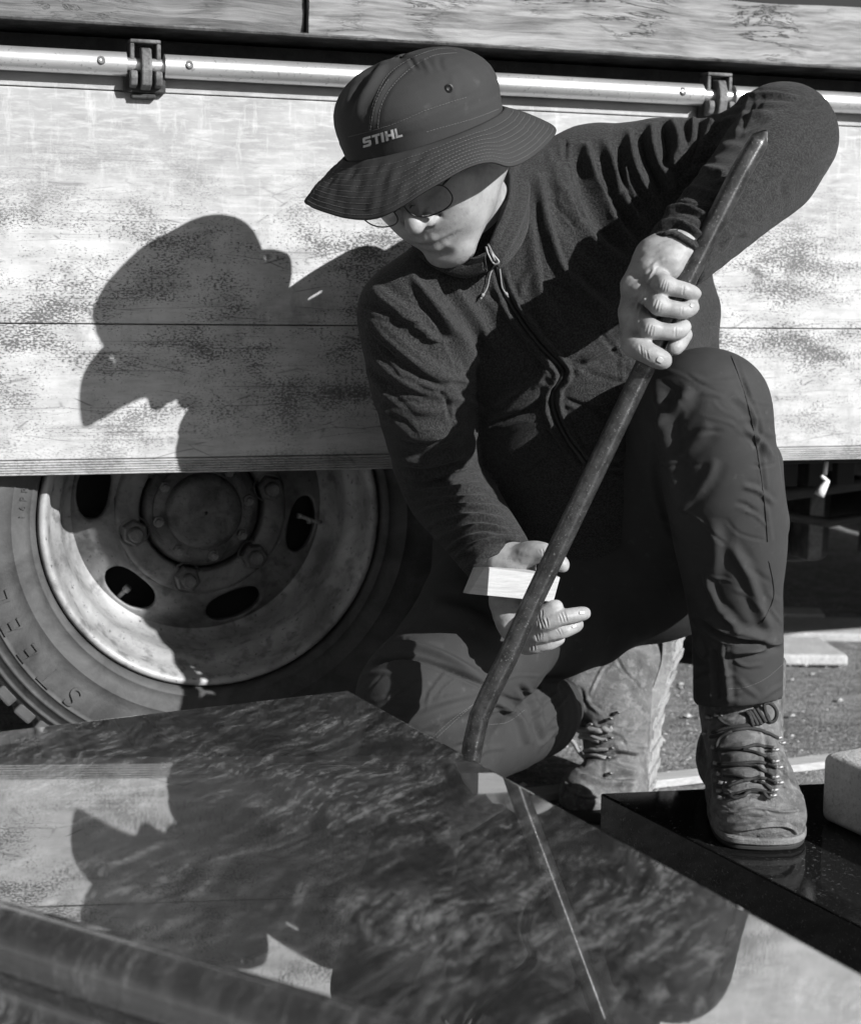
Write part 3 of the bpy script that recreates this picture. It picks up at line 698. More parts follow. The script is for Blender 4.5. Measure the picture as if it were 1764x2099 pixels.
def relax(V, F, lam):
    e = np.concatenate([F[:, [0, 1]], F[:, [1, 2]], F[:, [2, 3]], F[:, [3, 0]]]); n = len(V)
    c = np.bincount(e[:, 0], minlength=n) + np.bincount(e[:, 1], minlength=n); A = np.zeros_like(V)
    for i in range(3): A[:, i] = np.bincount(e[:, 0], V[e[:, 1], i], n) + np.bincount(e[:, 1], V[e[:, 0], i], n)
    return V + lam * (A / np.maximum(c, 1)[:, None] - V)
def vnormals(V, F):
    nn = np.cross(V[F[:, 2]] - V[F[:, 0]], V[F[:, 3]] - V[F[:, 1]]); N = np.zeros_like(V)
    for j in range(4):
        for i in range(3): N[:, i] += np.bincount(F[:, j], nn[:, i], len(V))
    return N / (np.linalg.norm(N, axis=1)[:, None] + 1e-12)
def subdivide(V, F):
    e = np.sort(np.concatenate([F[:, [0, 1]], F[:, [1, 2]], F[:, [2, 3]], F[:, [3, 0]]]), 1)
    u, inv = np.unique(e, axis=0, return_inverse=True); inv = inv.reshape(-1); n = len(V); m = len(F)
    V2 = np.concatenate([V, V[u].mean(1), V[F].mean(1)]); ei = [inv[i * m:(i + 1) * m] + n for i in range(4)]; c = n + len(u) + np.arange(m)
    F2 = np.concatenate([np.stack([F[:, i], ei[i], c, ei[i - 1]], 1) for i in range(4)]); return V2, F2
def spline(pts, sub=8):
    p = np.asarray([np.asarray(q, float) for q in pts]); n = len(p); out = []
    for i in range(n - 1):
        p0, p1, p2, p3 = p[max(i - 1, 0)], p[i], p[i + 1], p[min(i + 2, n - 1)]
        for t in np.linspace(0, 1, sub, endpoint=False):
            out.append(.5 * (2 * p1 + (-p0 + p2) * t + (2 * p0 - 5 * p1 + 4 * p2 - p3) * t * t + (-p0 + 3 * p1 - 3 * p2 + p3) * t ** 3))
    out.append(p[-1]); return np.array(out)
def polydist(Q, pts):
    """distance of 2d points to a polyline and position along it (0..1)"""
    pts = np.asarray(pts, float); L = np.r_[0, np.cumsum(np.linalg.norm(np.diff(pts, axis=0), axis=1))]; best = np.full(len(Q), 1e9); T = np.zeros(len(Q)); side = np.zeros(len(Q))
    for i in range(len(pts) - 1):
        a, b = pts[i], pts[i + 1]; ab = b - a; l2 = ab @ ab + 1e-9; t = np.clip(((Q - a) @ ab) / l2, 0, 1); d = np.linalg.norm(Q - (a + t[:, None] * ab), axis=1)
        m = d < best; best[m] = d[m]; T[m] = ((L[i] + t * math.sqrt(l2)) / L[-1])[m]
        cr = ab[0] * (Q[:, 1] - a[1]) - ab[1] * (Q[:, 0] - a[0]); side[m] = np.sign(cr)[m]
    return best, T, side
def crease(V, N, strokes, facing=True, ymax=None, ymin=None):
    """press folds into a surface along strokes: (points in photo frame, half width, height m[, sharpness])"""
    Q = project(V); view = np.array([0, 0, CAMZ]) - V; view /= np.linalg.norm(view, axis=1)[:, None]
    fc = np.clip((N * view).sum(1) * 3 + .15, 0, 1) if facing else np.ones(len(V))
    D = np.zeros(len(V))
    for st in strokes:
        pts, w_, h_ = st[0], st[1], st[2]
        p = spline(pts, 5) if len(pts) > 2 else np.asarray(pts, float)
        lo, hi = p.min(0) - 3 * w_, p.max(0) + 3 * w_; m = (Q[:, 0] > lo[0]) & (Q[:, 0] < hi[0]) & (Q[:, 1] > lo[1]) & (Q[:, 1] < hi[1])
        if ymax is not None: m &= V[:, 1] < ymax
        if ymin is not None: m &= V[:, 1] > ymin
        if not m.any(): continue
        d, t, sd = polydist(Q[m], p)
        taper = np.clip(np.minimum(t, 1 - t) * 5, 0, 1) ** .7
        if len(st) > 3 and st[3] == 'step':            # one side stays high: an overlapping edge
            D[m] += h_ * taper * np.where(sd > 0, np.exp(-(d / (w_ * 3)) ** 2), np.exp(-(d / (w_ * .35)) ** 2) * 0.0)
        else: D[m] += h_ * taper * (np.exp(-(d / w_) ** 2) - .35 * np.exp(-((d - 1.9 * w_) / w_) ** 2))
    return V + N * (D * fc)[:, None]
def vnoise(V, sc, seed=0, oct=3):
    """cheap smooth noise on points"""
    rng = np.random.RandomState(seed); out = np.zeros(len(V)); a = 1.0
    for o_ in range(oct):
        for _ in range(4):
            k = rng.normal(size=3) * sc * (2 ** o_); out += a * np.sin(V @ k + rng.uniform(0, 6.28)) / 4
        a *= .5
    return out
def np_mesh(name, V, F):
    me = bpy.data.meshes.new(name); V = np.asarray(V, np.float32); F = np.asarray(F, np.int32)
    me.vertices.add(len(V)); me.vertices.foreach_set('co', V.ravel()); me.loops.add(F.size); me.loops.foreach_set('vertex_index', F.ravel())
    me.polygons.add(len(F)); me.polygons.foreach_set('loop_start', np.arange(0, F.size, F.shape[1], dtype=np.int32)); me.polygons.foreach_set('loop_total', np.full(len(F), F.shape[1], np.int32))
    me.polygons.foreach_set('use_smooth', np.ones(len(F), bool)); me.update(calc_edges=True); me.validate(); return me
def set_attr(me, name, vals):
    a = me.attributes.new(name, 'FLOAT', 'POINT'); a.data.foreach_set('value', np.asarray(vals, np.float32))
from mathutils.bvhtree import BVHTree
def bvh_of(V, F): return BVHTree.FromPolygons([tuple(v) for v in V], [tuple(int(i) for i in f) for f in F])
def drape(bvh, pts, off=.0005, default=None):
    """surface points lying under photo positions, lifted by off along the surface normal"""
    out = []; last = None
    for (u, v) in pts:
        d = Vector(ray(u, v)); d.normalize(); loc_, nr, ix, dist = bvh.ray_cast(Vector((0, 0, CAMZ)), d)
        if loc_ is None:
            if last is None: continue
            continue
        if nr.dot(d) > 0: nr = -nr
        out.append(np.array(loc_ + nr * off)); last = out[-1]
    return out
def dashes(bvh, px, dash=.0028, gap=.0016, r=.00035, off=.0002):
    """a row of stitches along a line on a surface"""
    mb = MB(); pts = drape(bvh, spline(px, 12) if len(px) > 2 else [np.asarray(px[0]) + (np.asarray(px[1]) - np.asarray(px[0])) * t for t in np.linspace(0, 1, 30)], off)
    if len(pts) < 2: return mb
    pts = np.array(pts); L = np.r_[0, np.cumsum(np.linalg.norm(np.diff(pts, axis=0), axis=1))]; s_ = 0
    while s_ + dash < L[-1]:
        a = [np.interp(s_, L, pts[:, i]) for i in range(3)]; b = [np.interp(s_ + dash, L, pts[:, i]) for i in range(3)]
        mb.tube([a, b], r, 5); s_ += dash + gap
    return mb

# ================================================================== the stonemason
def m_fleece():
    n = NT('black_fleece'); o = n.obj
    f = n.noise(o, 430, 3, .75); g = n.noise(o, 900, 2, .6); p = n.noise(o, 30, 3)
    b = n.mix(n.ramp(f, [(.40, 0), (.62, 1)]), .020, .062); b = n.mix(n.mul(p, .25), b, .03)
    return n.done(n.bsdf(b, .95, 0, n.bump(n.math('ADD', f, n.mul(g, .6)), .9, .0022), .15, sheen=.10, sheen_rough=.4))
def m_cloth(name, lo, hi, sc=1500, st=.35):
    n = NT(name); o = n.obj
    w1 = n.noise(n.map(o, (1, 1, .2)), sc, 2, .6); p = n.noise(o, 26, 5, .65, .4); q = n.noise(o, 70, 4, .6)
    b = n.mix(p, lo, hi); b = n.mix(n.mul(n.ramp(q, [(.62, 0), (.72, 1)]), .35), b, hi * 1.7)
    return n.done(n.bsdf(b, .82, 0, n.bump(n.math('ADD', n.mul(w1, .5), n.mul(p, .8)), st, .0015), .25))
def m_skin():
    n = NT('skin'); o = n.obj
    t = n.attr('tint'); f = n.noise(o, 900, 3, .6); p = n.noise(o, 60, 4, .6); mo = n.noise(o, 210, 2, .5)
    b = n.mix(n.ramp(p, [(.35, 0), (.65, 1)]), .30, .39); b = n.mix(n.mul(n.ramp(mo, [(.60, 0), (.70, 1)]), .35), b, .20)
    b = n.mix(n.mul(n.ramp(f, [(.45, 0), (.65, 1)]), n.mul(t, .7)), b, .06); b = n.mix(n.mul(t, .55), b, .16)
    wr = n.vor(n.map(o, (1, 1, 1)), 700, 'DISTANCE_TO_EDGE')
    return n.done(n.bsdf(b, .46, 0, n.bump(n.math('ADD', n.math('ADD', n.mul(f, .6), n.mul(mo, .8)), n.mul(wr, .5)), .40, .0010), .40, sss=.08))
def m_leather(name='boot_leather', lo=.06, hi=.19):
    n = NT(name); o = n.obj
    p = n.noise(o, 22, 6, .65, .6); q = n.noise(o, 90, 5, .65); f = n.noise(o, 520, 3, .65)
    b = n.mix(n.ramp(p, [(.32, 0), (.66, 1)]), lo, hi); b = n.mix(n.mul(n.ramp(q, [(.5, 0), (.66, 1)]), .55), b, hi * 1.5); b = n.mix(n.mul(n.ramp(f, [(.58, 0), (.7, 1)]), .45), b, lo * .45)
    return n.done(n.bsdf(b, .78, 0, n.bump(n.math('ADD', n.mul(q, 1.2), f), .55, .0024), .25))
M['fleece'] = m_fleece(); M['trouser'] = m_cloth('dark_trouser_cloth', .031, .052); M['hat'] = m_cloth('hat_cloth', .032, .048, 2200, .3); M['skin'] = m_skin(); M['leather'] = m_leather()
M['toe_rubber'] = m_leather('toe_rand', .09, .22); M['sole'] = m_leather('pale_sole', .24, .42); M['dark_sole'] = m_plain('dark_sole', .03, .7, 0, .4, 200)
M['lace'] = m_plain('dark_lace', .035, .6, 0, .4, 1800, .6); M['cord'] = m_plain('pale_cord', .32, .7, 0, .3, 1800, .6); M['hook'] = m_metal('steel_hook', .28, .5, .7, .5, .05, 200)
M['thread'] = m_plain('grey_thread', .13, .8); M['zip'] = m_plain('black_zip', .006, .5, 0, .5, 900, .5); M['frame'] = m_plain('dark_wire', .03, .3, .8); M['print'] = m_plain('white_print', .62, .6)
def m_glass():
    n = NT('lens_glass'); g = n.t.nodes.new('ShaderNodeBsdfGlossy'); g.inputs['Roughness'].default_value = .02; t = n.t.nodes.new('ShaderNodeBsdfTransparent'); t.inputs[0].default_value = (.93, .93, .93, 1)
    fr = n.t.nodes.new('ShaderNodeFresnel'); fr.inputs[0].default_value = 1.45; mx = n.t.nodes.new('ShaderNodeMixShader')
    n.t.links.new(fr.outputs[0], mx.inputs[0]); n.t.links.new(t.outputs[0], mx.inputs[1]); n.t.links.new(g.outputs[0], mx.inputs[2]); return n.done(mx.outputs[0])
M['glass'] = m_glass()

person = empty('person', (0, 0, 0)); tag(person, 'person in dark fleece, bucket hat and work boots, kneeling and holding bar and wedge', 'person')
def p(u, v, Y): return P(u, v, Y)

# ---- jacket
def build_jacket():
    v = Vol((-.13, 1.74, .27), (.56, 2.34, .98), .0042)
    lat = np.array([.85, .08, .45])
    # trunk
    v.cone(p(1205, 980, 2.13), p(1205, 850, 2.10), .118, .120, .02, (lat, 1.25))
    v.cone(p(1205, 850, 2.10), p(1165, 680, 2.07), .120, .118, .03, (lat, 1.32))
    v.cone(p(1165, 680, 2.07), p(1080, 520, 2.04), .118, .085, .03, (lat, 1.32))
    # flank below the raised arm
    v.chain([p(1290, 450, 2.10), p(1372, 640, 2.13), p(1350, 860, 2.14)], [.08, .062, .08], .04)
    # shoulder girdle
    v.chain([p(860, 645, 1.99), p(940, 560, 2.0), p(1000, 490, 2.01)], [.064, .06, .058], .03)
    v.chain([p(1040, 470, 2.03), p(1120, 410, 2.06), p(1210, 382, 2.09)], [.062, .062, .068], .03)
    # his right arm, reaching down
    v.chain([p(852, 648, 1.985), p(868, 800, 2.0), p(905, 975, 2.06), p(962, 1062, 2.0), p(1026, 1150, 1.935)], [.066, .062, .053, .048, .040], .02, sub=4)
    # his left arm, raised
    v.chain([p(1210, 382, 2.085), p(1340, 350, 2.075), p(1470, 338, 2.055), p(1600, 287, 2.02)], [.069, .062, .056, .061], .03, sub=3)
    v.chain([p(1604, 284, 2.01), p(1572, 340, 1.965), p(1490, 425, 1.895), p(1382, 530, 1.835)], [.060, .060, .048, .037], .02, sub=4)
    v.cone(p(1310, 430, 2.09), p(1250, 560, 2.08), .06, .07, .04)
    # cuffs cut open square to the wrist
    a, b = p(962, 1062, 2.0), p(1026, 1150, 1.935); d = b - a; v.half(b + d * .10, d, .003, b - .06, b + .07)
    a, b = p(1490, 425, 1.895), p(1382, 530, 1.835); d = b - a; v.half(b + d * .04, d, .003, b - .06, b + .06)
    V, F = v.mesh(3)
    V, F = subdivide(V, F); V = relax(V, F, .5)
    return V, F
JV, JF = build_jacket()
JN = vnormals(JV, JF)
JV = JV + JN * (vnoise(JV, 22, 4, 2) * .0022)[:, None]
JACKET_STROKES = [
    # raised sleeve: deep folds from shoulder to elbow, running across the arm
    ([(1205, 285), (1215, 360), (1255, 450), (1300, 500)], 12, .011), ([(1240, 275), (1258, 350), (1300, 430), (1330, 470)], 10, .010), ([(1290, 262), (1298, 330), (1330, 395), (1350, 430)], 10, .010),
    ([(1335, 250), (1340, 300), (1360, 350), (1385, 385)], 9, .009), ([(1380, 238), (1392, 300), (1378, 350), (1372, 395)], 9, .009), ([(1425, 225), (1418, 280), (1400, 330), (1390, 370)], 9, .009), ([(1465, 212), (1448, 262), (1425, 310)], 8, .008),
    ([(1265, 290), (1282, 370), (1318, 440)], 7, -.007), ([(1312, 270), (1322, 330), (1350, 385)], 7, -.007), ([(1360, 250), (1368, 320), (1372, 370)], 7, -.006),
    # inside of the elbow, gathers on the forearm
    ([(1480, 215), (1560, 195), (1640, 200)], 6, .0035), ([(1470, 235), (1550, 212), (1620, 215)], 6, .003), ([(1460, 260), (1530, 240), (1590, 238)], 6, .003),
    ([(1420, 330), (1470, 300), (1540, 310)], 8, .004), ([(1395, 370), (1440, 345), (1500, 355)], 8, .005), ([(1375, 405), (1420, 385), (1480, 400)], 7, .005), ([(1355, 440), (1400, 425), (1455, 445)], 7, .006),
    ([(1335, 470), (1385, 458), (1440, 485)], 6, .006), ([(1325, 492), (1375, 480), (1430, 512)], 6, .006), ([(1315, 515), (1365, 500), (1420, 532)], 6, .006),
    ([(1480, 500), (1500, 480), (1540, 470)], 8, .004),
    # chest: shadowed drapes
    ([(1110, 350), (1120, 450), (1160, 560), (1250, 640)], 14, .007), ([(1150, 330), (1170, 420), (1220, 500), (1290, 550)], 12, .008), ([(1080, 400), (1085, 500), (1110, 600), (1160, 690)], 13, .006),
    ([(870, 580), (930, 660), (1000, 780)], 14, .006), ([(905, 560), (960, 640), (1010, 720)], 12, .005), ([(840, 560), (880, 620), (930, 690)], 11, .005),
    ([(1180, 745), (1260, 700), (1310, 640)], 16, .008), ([(1240, 790), (1300, 740), (1335, 690)], 13, .006), ([(1200, 830), (1270, 800), (1320, 750)], 14, .005),
    ([(1000, 830), (1060, 790), (1130, 760)], 14, .006), ([(1000, 870), (1070, 850), (1120, 820)], 10, -.006), ([(1060, 960), (1100, 930), (1120, 890)], 12, .005), ([(1190, 940), (1250, 930), (1310, 900)], 14, .005),
    ([(1040, 990), (1090, 980), (1140, 985)], 10, .005),
    # hanging sleeve: sweeping folds on the upper arm, tight rings on the forearm
    ([(745, 640), (800, 700), (880, 760), (960, 790)], 13, .006), ([(745, 700), (800, 760), (880, 800), (960, 815)], 12, .006), ([(760, 590), (830, 640), (900, 700)], 11, .006), ([(755, 770), (830, 830), (920, 840)], 13, .005),
    ([(775, 830), (840, 880), (930, 890)], 13, .006), ([(795, 890), (860, 900), (930, 870), (955, 890)], 12, .006), ([(812, 935), (870, 950), (950, 930)], 9, .006), ([(822, 968), (880, 975), (965, 955)], 8, .006), ([(826, 1000), (890, 1000), (985, 985)], 8, .007),
    ([(832, 1030), (890, 1022), (1000, 1015)], 7, .006), ([(845, 1062), (900, 1045), (960, 1040), (1020, 1045)], 7, .006), ([(862, 1090), (915, 1065), (975, 1058), (1035, 1068)], 6, .006), ([(885, 1112), (930, 1085), (985, 1076), (1050, 1085)], 6, .006),
    ([(905, 1133), (945, 1105), (1000, 1092), (1062, 1098)], 6, .006), ([(925, 1152), (962, 1125), (1010, 1108), (1072, 1107)], 5, .006), ([(945, 1170), (985, 1140), (1030, 1120), (1080, 1115)], 5, .005),
]
ZIP = [(1018, 545), (1030, 590), (1050, 630), (1080, 675), (1115, 718), (1148, 752), (1152, 775), (1135, 800), (1132, 830), (1145, 870), (1168, 910), (1200, 950)]
ZL = [(u - 13, v + 6) for u, v in ZIP]; ZR = [(u + 14, v - 4) for u, v in ZIP]
JACKET_STROKES += [(ZIP, 7, -.007), (ZL, 5, .004), (ZR, 5, .0045)]
def crinkles(n, box, ang, spread, ln, w_, h_, seed):
    rng = np.random.RandomState(seed); out = []
    for _ in range(n):
        c = np.array([rng.uniform(box[0], box[2]), rng.uniform(box[1], box[3])]); a = math.radians(ang + rng.uniform(-spread, spread)); l = rng.uniform(.5, 1.2) * ln; d = np.array([math.cos(a), math.sin(a)]) * l; k = rng.uniform(-.3, .3)
        out.append(([tuple(c - d), tuple(c - d * .2 + np.array([-d[1], d[0]]) * k), tuple(c + d)], w_ * rng.uniform(.6, 1.3), h_ * rng.uniform(.4, 1.2) * (1 if rng.rand() < .65 else -1)))
    return out
def ruffle(strokes, seed):
    rng = np.random.RandomState(seed); out = []
    for st in strokes:
        a = rng.uniform(-4, 4, 2); pts = [(u + a[0] + rng.uniform(-4, 4), v_ + a[1] + rng.uniform(-4, 4)) for u, v_ in st[0]]
        out.append((pts, st[1] * rng.uniform(.65, 1.2), st[2] * rng.uniform(.55, 1.35)))
        if abs(st[2]) > .0045 and rng.rand() < .6:                       # a finer crease beside the big fold
            o_ = rng.uniform(.9, 1.6) * st[1]; out.append(([(u + o_, v_ + o_ * .5) for u, v_ in pts[: max(2, len(pts) - 1)]], st[1] * .4, st[2] * -.35))
    return out
JV = crease(JV, JN, ruffle(JACKET_STROKES[:-3], 7) + JACKET_STROKES[-3:] + crinkles(26, (760, 620, 960, 900), 40, 35, 40, 6, .0028, 1) + crinkles(30, (1000, 560, 1320, 960), 50, 60, 45, 7, .0026, 2) + crinkles(16, (1450, 200, 1690, 420), -35, 40, 45, 7, .0026, 5) + crinkles(16, (1110, 300, 1300, 480), 70, 25, 40, 6, .0028, 6))
JV = relax(JV, JF, .25)
jacket = link('jacket', np_mesh('jacket', JV, JF), M['fleece'], person)
jb = bvh_of(JV, JF)
zp_ = drape(jb, spline(ZIP, 6), .0006)
mb = MB(); mb.tube(zp_, .0042, 8); mb.build('zip', M['zip'], jacket, smooth=True)
# stand-up collar: a band round the neck, open at the zip
def build_collar():
    prof = []
    base = [(1108, 352, 2.075), (1085, 430, 2.0), (1062, 500, 1.945), (1032, 538, 1.92), (1018, 545, 1.915)]
    top = [(1036, 345, 2.02), (1040, 400, 1.965), (1030, 440, 1.93), (1012, 492, 1.905), (1000, 516, 1.90)]
    base2 = [(1005, 548, 1.91), (960, 552, 1.925), (900, 530, 1.95), (862, 500, 1.985), (850, 470, 2.03), (880, 430, 2.08), (980, 380, 2.11), (1060, 350, 2.11), (1108, 352, 2.075)]
    top2 = [(995, 520, 1.90), (955, 538, 1.912), (905, 522, 1.935), (872, 490, 1.965), (860, 450, 2.01), (885, 405, 2.05), (960, 350, 2.08), (1010, 330, 2.07), (1036, 345, 2.02)]
    out = []
    for bs, tp_ in ((base, top), (base2, top2)):
        A = spline([p(*q) for q in bs], 8); B = spline([p(*q) for q in tp_], 8); n = len(A)
        cen = (A.mean(0) + B.mean(0)) / 2
        nk = 9; V = []
        for i in range(n):
            a, b = A[i], B[i]
            if i == 0: t = A[1] - A[0]
            else: t = A[i] - A[i - 1]
            o_ = np.cross(b - a, t); o_ /= np.linalg.norm(o_) + 1e-9
            ctr = np.array([.06, 2.02, .76]); 
            if np.dot(o_, a - ctr) < 0: o_ = -o_
            th = .0070
            for k in range(nk):
                s_ = k / (nk - 1); V.append(a + (b - a) * s_ + o_ * (th + .009 * math.sin(math.pi * s_)))
            for k in range(nk):
                s_ = 1 - k / (nk - 1); V.append(a + (b - a) * s_ + o_ * (-th + .004 * math.sin(math.pi * s_)))
        m_ = 2 * nk; F = [(i*m_+k, i*m_+(k+1) % m_, (i+1)*m_+(k+1) % m_, (i+1)*m_+k) for i in range(n-1) for k in range(m_)]
        F += [(k, k + 1, m_ - 2 - k, m_ - 1 - k) for k in range(nk - 1)] + [tuple((n-1)*m_ + q for q in (k, m_ - 1 - k, m_ - 2 - k, k + 1)) for k in range(nk - 1)]
        V = np.array(V); F = np.array(F); V, F = subdivide(V, F); V = relax(V, F, .5); V, F = subdivide(V, F); V = relax(V, F, .5)
        out.append((V, F))
    V = np.concatenate([out[0][0], out[1][0]]); F = np.concatenate([out[0][1], out[1][1] + len(out[0][0])])
    return V, F
CV, CF = build_collar()
CN = vnormals(CV, CF)
CV = crease(CV, CN, [([(1085, 345), (1075, 420), (1048, 490), (1025, 525)], 6, .003), ([(1062, 350), (1058, 410), (1035, 470), (1012, 510)], 5, -.003), ([(1045, 350), (1046, 405), (1028, 455), (1006, 500)], 4, .003)])
collar = link('collar', np_mesh('collar', CV, CF), M['fleece'], jacket)
# zip pull and its two cords
for pts in ([(1012, 540), (1004, 560), (994, 585), (985, 604)], [(1020, 540), (1028, 562), (1034, 585), (1036, 603)]):
    q = drape(jb, pts, .005); mb = MB(); mb.tube(spline(q, 5), .0009, 8); mb.tube([q[-1] + (q[-2] - q[-1]) * .35, q[-1]], .0019, 8); mb.tube([q[-1], q[-1] + (q[-1] - q[-2]) * .3], .0012, 8); mb.build('zip_cord', M['cord'], jacket, smooth=True)
mb = MB(); q = [p(1000, 500, 1.894), p(1010, 520, 1.889), p(1022, 536, 1.888), p(1012, 540, 1.888), p(1000, 520, 1.89), p(996, 505, 1.893)]; mb.tube(spline(q, 4), .0012, 8); mb.tube([p(1004, 512, 1.89), p(1014, 534, 1.887)], .0016, 8); mb.build('zip_pull', M['hook'], jacket, smooth=True)

# ---- trousers
def build_trousers():
    v = Vol((-.14, 1.74, -.05), (.50, 2.42, .68), .0045)
    v.cone((.13, 2.19, .34), (.29, 2.20, .34), .125, .125, .03)
    v.cone(p(1180, 1010, 2.15), (.21, 2.19, .36), .115, .13, .03, ((1, 0, 0), 1.15))
    # his right leg, kneeling
    v.chain([(.12, 2.15, .32), p(985, 1310, 2.04), p(862, 1440, 1.945)], [.112, .092, .076], .03, sub=3)
    v.chain([p(862, 1442, 1.945), p(890, 1600, 1.97)], [.076, .062], .02)
    v.chain([p(890, 1530, 1.97), p(1030, 1478, 2.10), p(1095, 1460, 2.20), p(1150, 1445, 2.30)], [.066, .068, .062, .032], .02, sub=3)
    v.cone(p(1160, 1300, 2.13), p(1215, 1300, 2.15), .06, .045, .03)
    # his left leg, foot flat, knee up
    v.chain([(.29, 2.18, .34), p(1400, 960, 2.04), p(1440, 850, 1.90)], [.115, .088, .074], .03, sub=3)
    v.chain([p(1454, 840, 1.872), p(1478, 985, 1.895), p(1497, 1100, 1.93), p(1503, 1200, 1.955), p(1510, 1300, 1.975), p(1514, 1450, 1.985)], [.067, .069, .066, .056, .053, .056], .02, sub=4)
    v.chain([p(1530, 960, 2.0), p(1545, 1070, 2.01), p(1520, 1180, 2.0)], [.045, .042, .038], .02)
    d = P(1514, 1440, 1.985); v.half(d, np.array([.06, -.18, -1.0]), .003, d - np.array([.1, .1, .05]), d + np.array([.1, .1, .05]))
    V, F = v.mesh(3); V, F = subdivide(V, F); V = relax(V, F, .5)
    return V, F
TV, TF = build_trousers(); TN = vnormals(TV, TF)
TV = TV + TN * (vnoise(TV, 20, 9, 2) * .0025)[:, None]
TROUSER_STROKES = [
    # kneeling leg: knee band, puckers fanning from it
    ([(752, 1352), (820, 1318), (900, 1340), (1000, 1392)], 13, .008), ([(770, 1330), (830, 1305), (910, 1325)], 8, .005), ([(745, 1372), (820, 1345), (900, 1365), (1000, 1415)], 6, -.006),
    ([(800, 1480), (900, 1440), (990, 1420)], 10, .003), ([(830, 1510), (920, 1470), (990, 1440)], 9, .003), ([(1010, 1440), (1060, 1470), (1080, 1530)], 9, .005), ([(1100, 1400), (1130, 1450), (1140, 1510)], 9, .006), ([(1060, 1400), (1090, 1450), (1100, 1520)], 7, -.006),
    ([(880, 1240), (960, 1260), (1040, 1300)], 14, .004),
    # upright leg: side seam welt, folds at the knee, ankle break
    ([(1500, 735), (1525, 790), (1545, 860), (1560, 950), (1572, 1040), (1578, 1120)], 5, .0025), ([(1507, 735), (1531, 790), (1551, 860), (1566, 950), (1578, 1040)], 4, -.003),
    ([(1340, 770), (1360, 850), (1375, 960), (1400, 1060)], 12, .005), ([(1350, 880), (1390, 830), (1420, 790)], 12, .005), ([(1335, 900), (1350, 1000), (1380, 1100)], 10, -.006), ([(1365, 960), (1420, 910), (1450, 870)], 11, .005), ([(1385, 1050), (1440, 990), (1470, 940)], 12, .004),
    ([(1500, 800), (1540, 830), (1570, 880)], 9, .004), ([(1530, 880), (1560, 900), (1585, 940)], 8, .004), ([(1520, 1000), (1560, 1010), (1590, 1040)], 8, .003),
    ([(1490, 1110), (1530, 1170), (1565, 1250), (1590, 1305)], 14, .006), ([(1440, 1170), (1475, 1240), (1520, 1295)], 12, .005), ([(1420, 1262), (1470, 1305), (1530, 1320), (1595, 1328)], 7, -.007), ([(1480, 1290), (1540, 1308), (1605, 1312)], 8, .006),
    ([(1480, 1340), (1540, 1335), (1600, 1318)], 8, .006), ([(1478, 1310), (1482, 1370), (1490, 1445)], 6, .006), ([(1465, 1320), (1468, 1380), (1475, 1445)], 6, -.004), ([(1420, 1300), (1440, 1340), (1470, 1350)], 9, .006),
    ([(1460, 1060), (1468, 1130), (1455, 1210)], 14, .004),
]
TV = crease(TV, TN, ruffle(TROUSER_STROKES, 3) + crinkles(34, (1350, 760, 1600, 1300), 25, 40, 42, 4, .0012, 11) + crinkles(14, (1420, 1290, 1600, 1430), 5, 40, 35, 4, .0018, 12) + crinkles(34, (760, 1380, 1160, 1560), -25, 45, 45, 4, .0015, 13), ymax=2.36); TV = relax(TV, TF, .25)
trousers = link('trousers', np_mesh('trousers', TV, TF), M['trouser'], person)
tb = bvh_of(TV, TF)
SEAMS = [[(1498, 730), (1520, 790), (1540, 860), (1555, 950), (1567, 1040), (1572, 1110)], [(1575, 1150), (1585, 1220), (1562, 1275)]]
for sm in SEAMS:
    q = drape(tb, spline(sm, 8), .0002); mb = MB()
    if len(q) > 2: mb.tube(q, .0007, 6); mb.build('seam', M['zip'], trousers, smooth=True)
for st in ([(1492, 1412), (1530, 1408), (1570, 1390), (1603, 1362)], [(868, 1530), (920, 1480), (975, 1440)], [(895, 1512), (935, 1475), (985, 1430)], [(1050, 1340), (1030, 1365), (1005, 1380)], [(1000, 1485), (1040, 1480), (1075, 1455)]):
    mb = dashes(tb, st, .0022, .0012, .0003)
    if mb.V: mb.build('stitching', M['thread'], trousers)

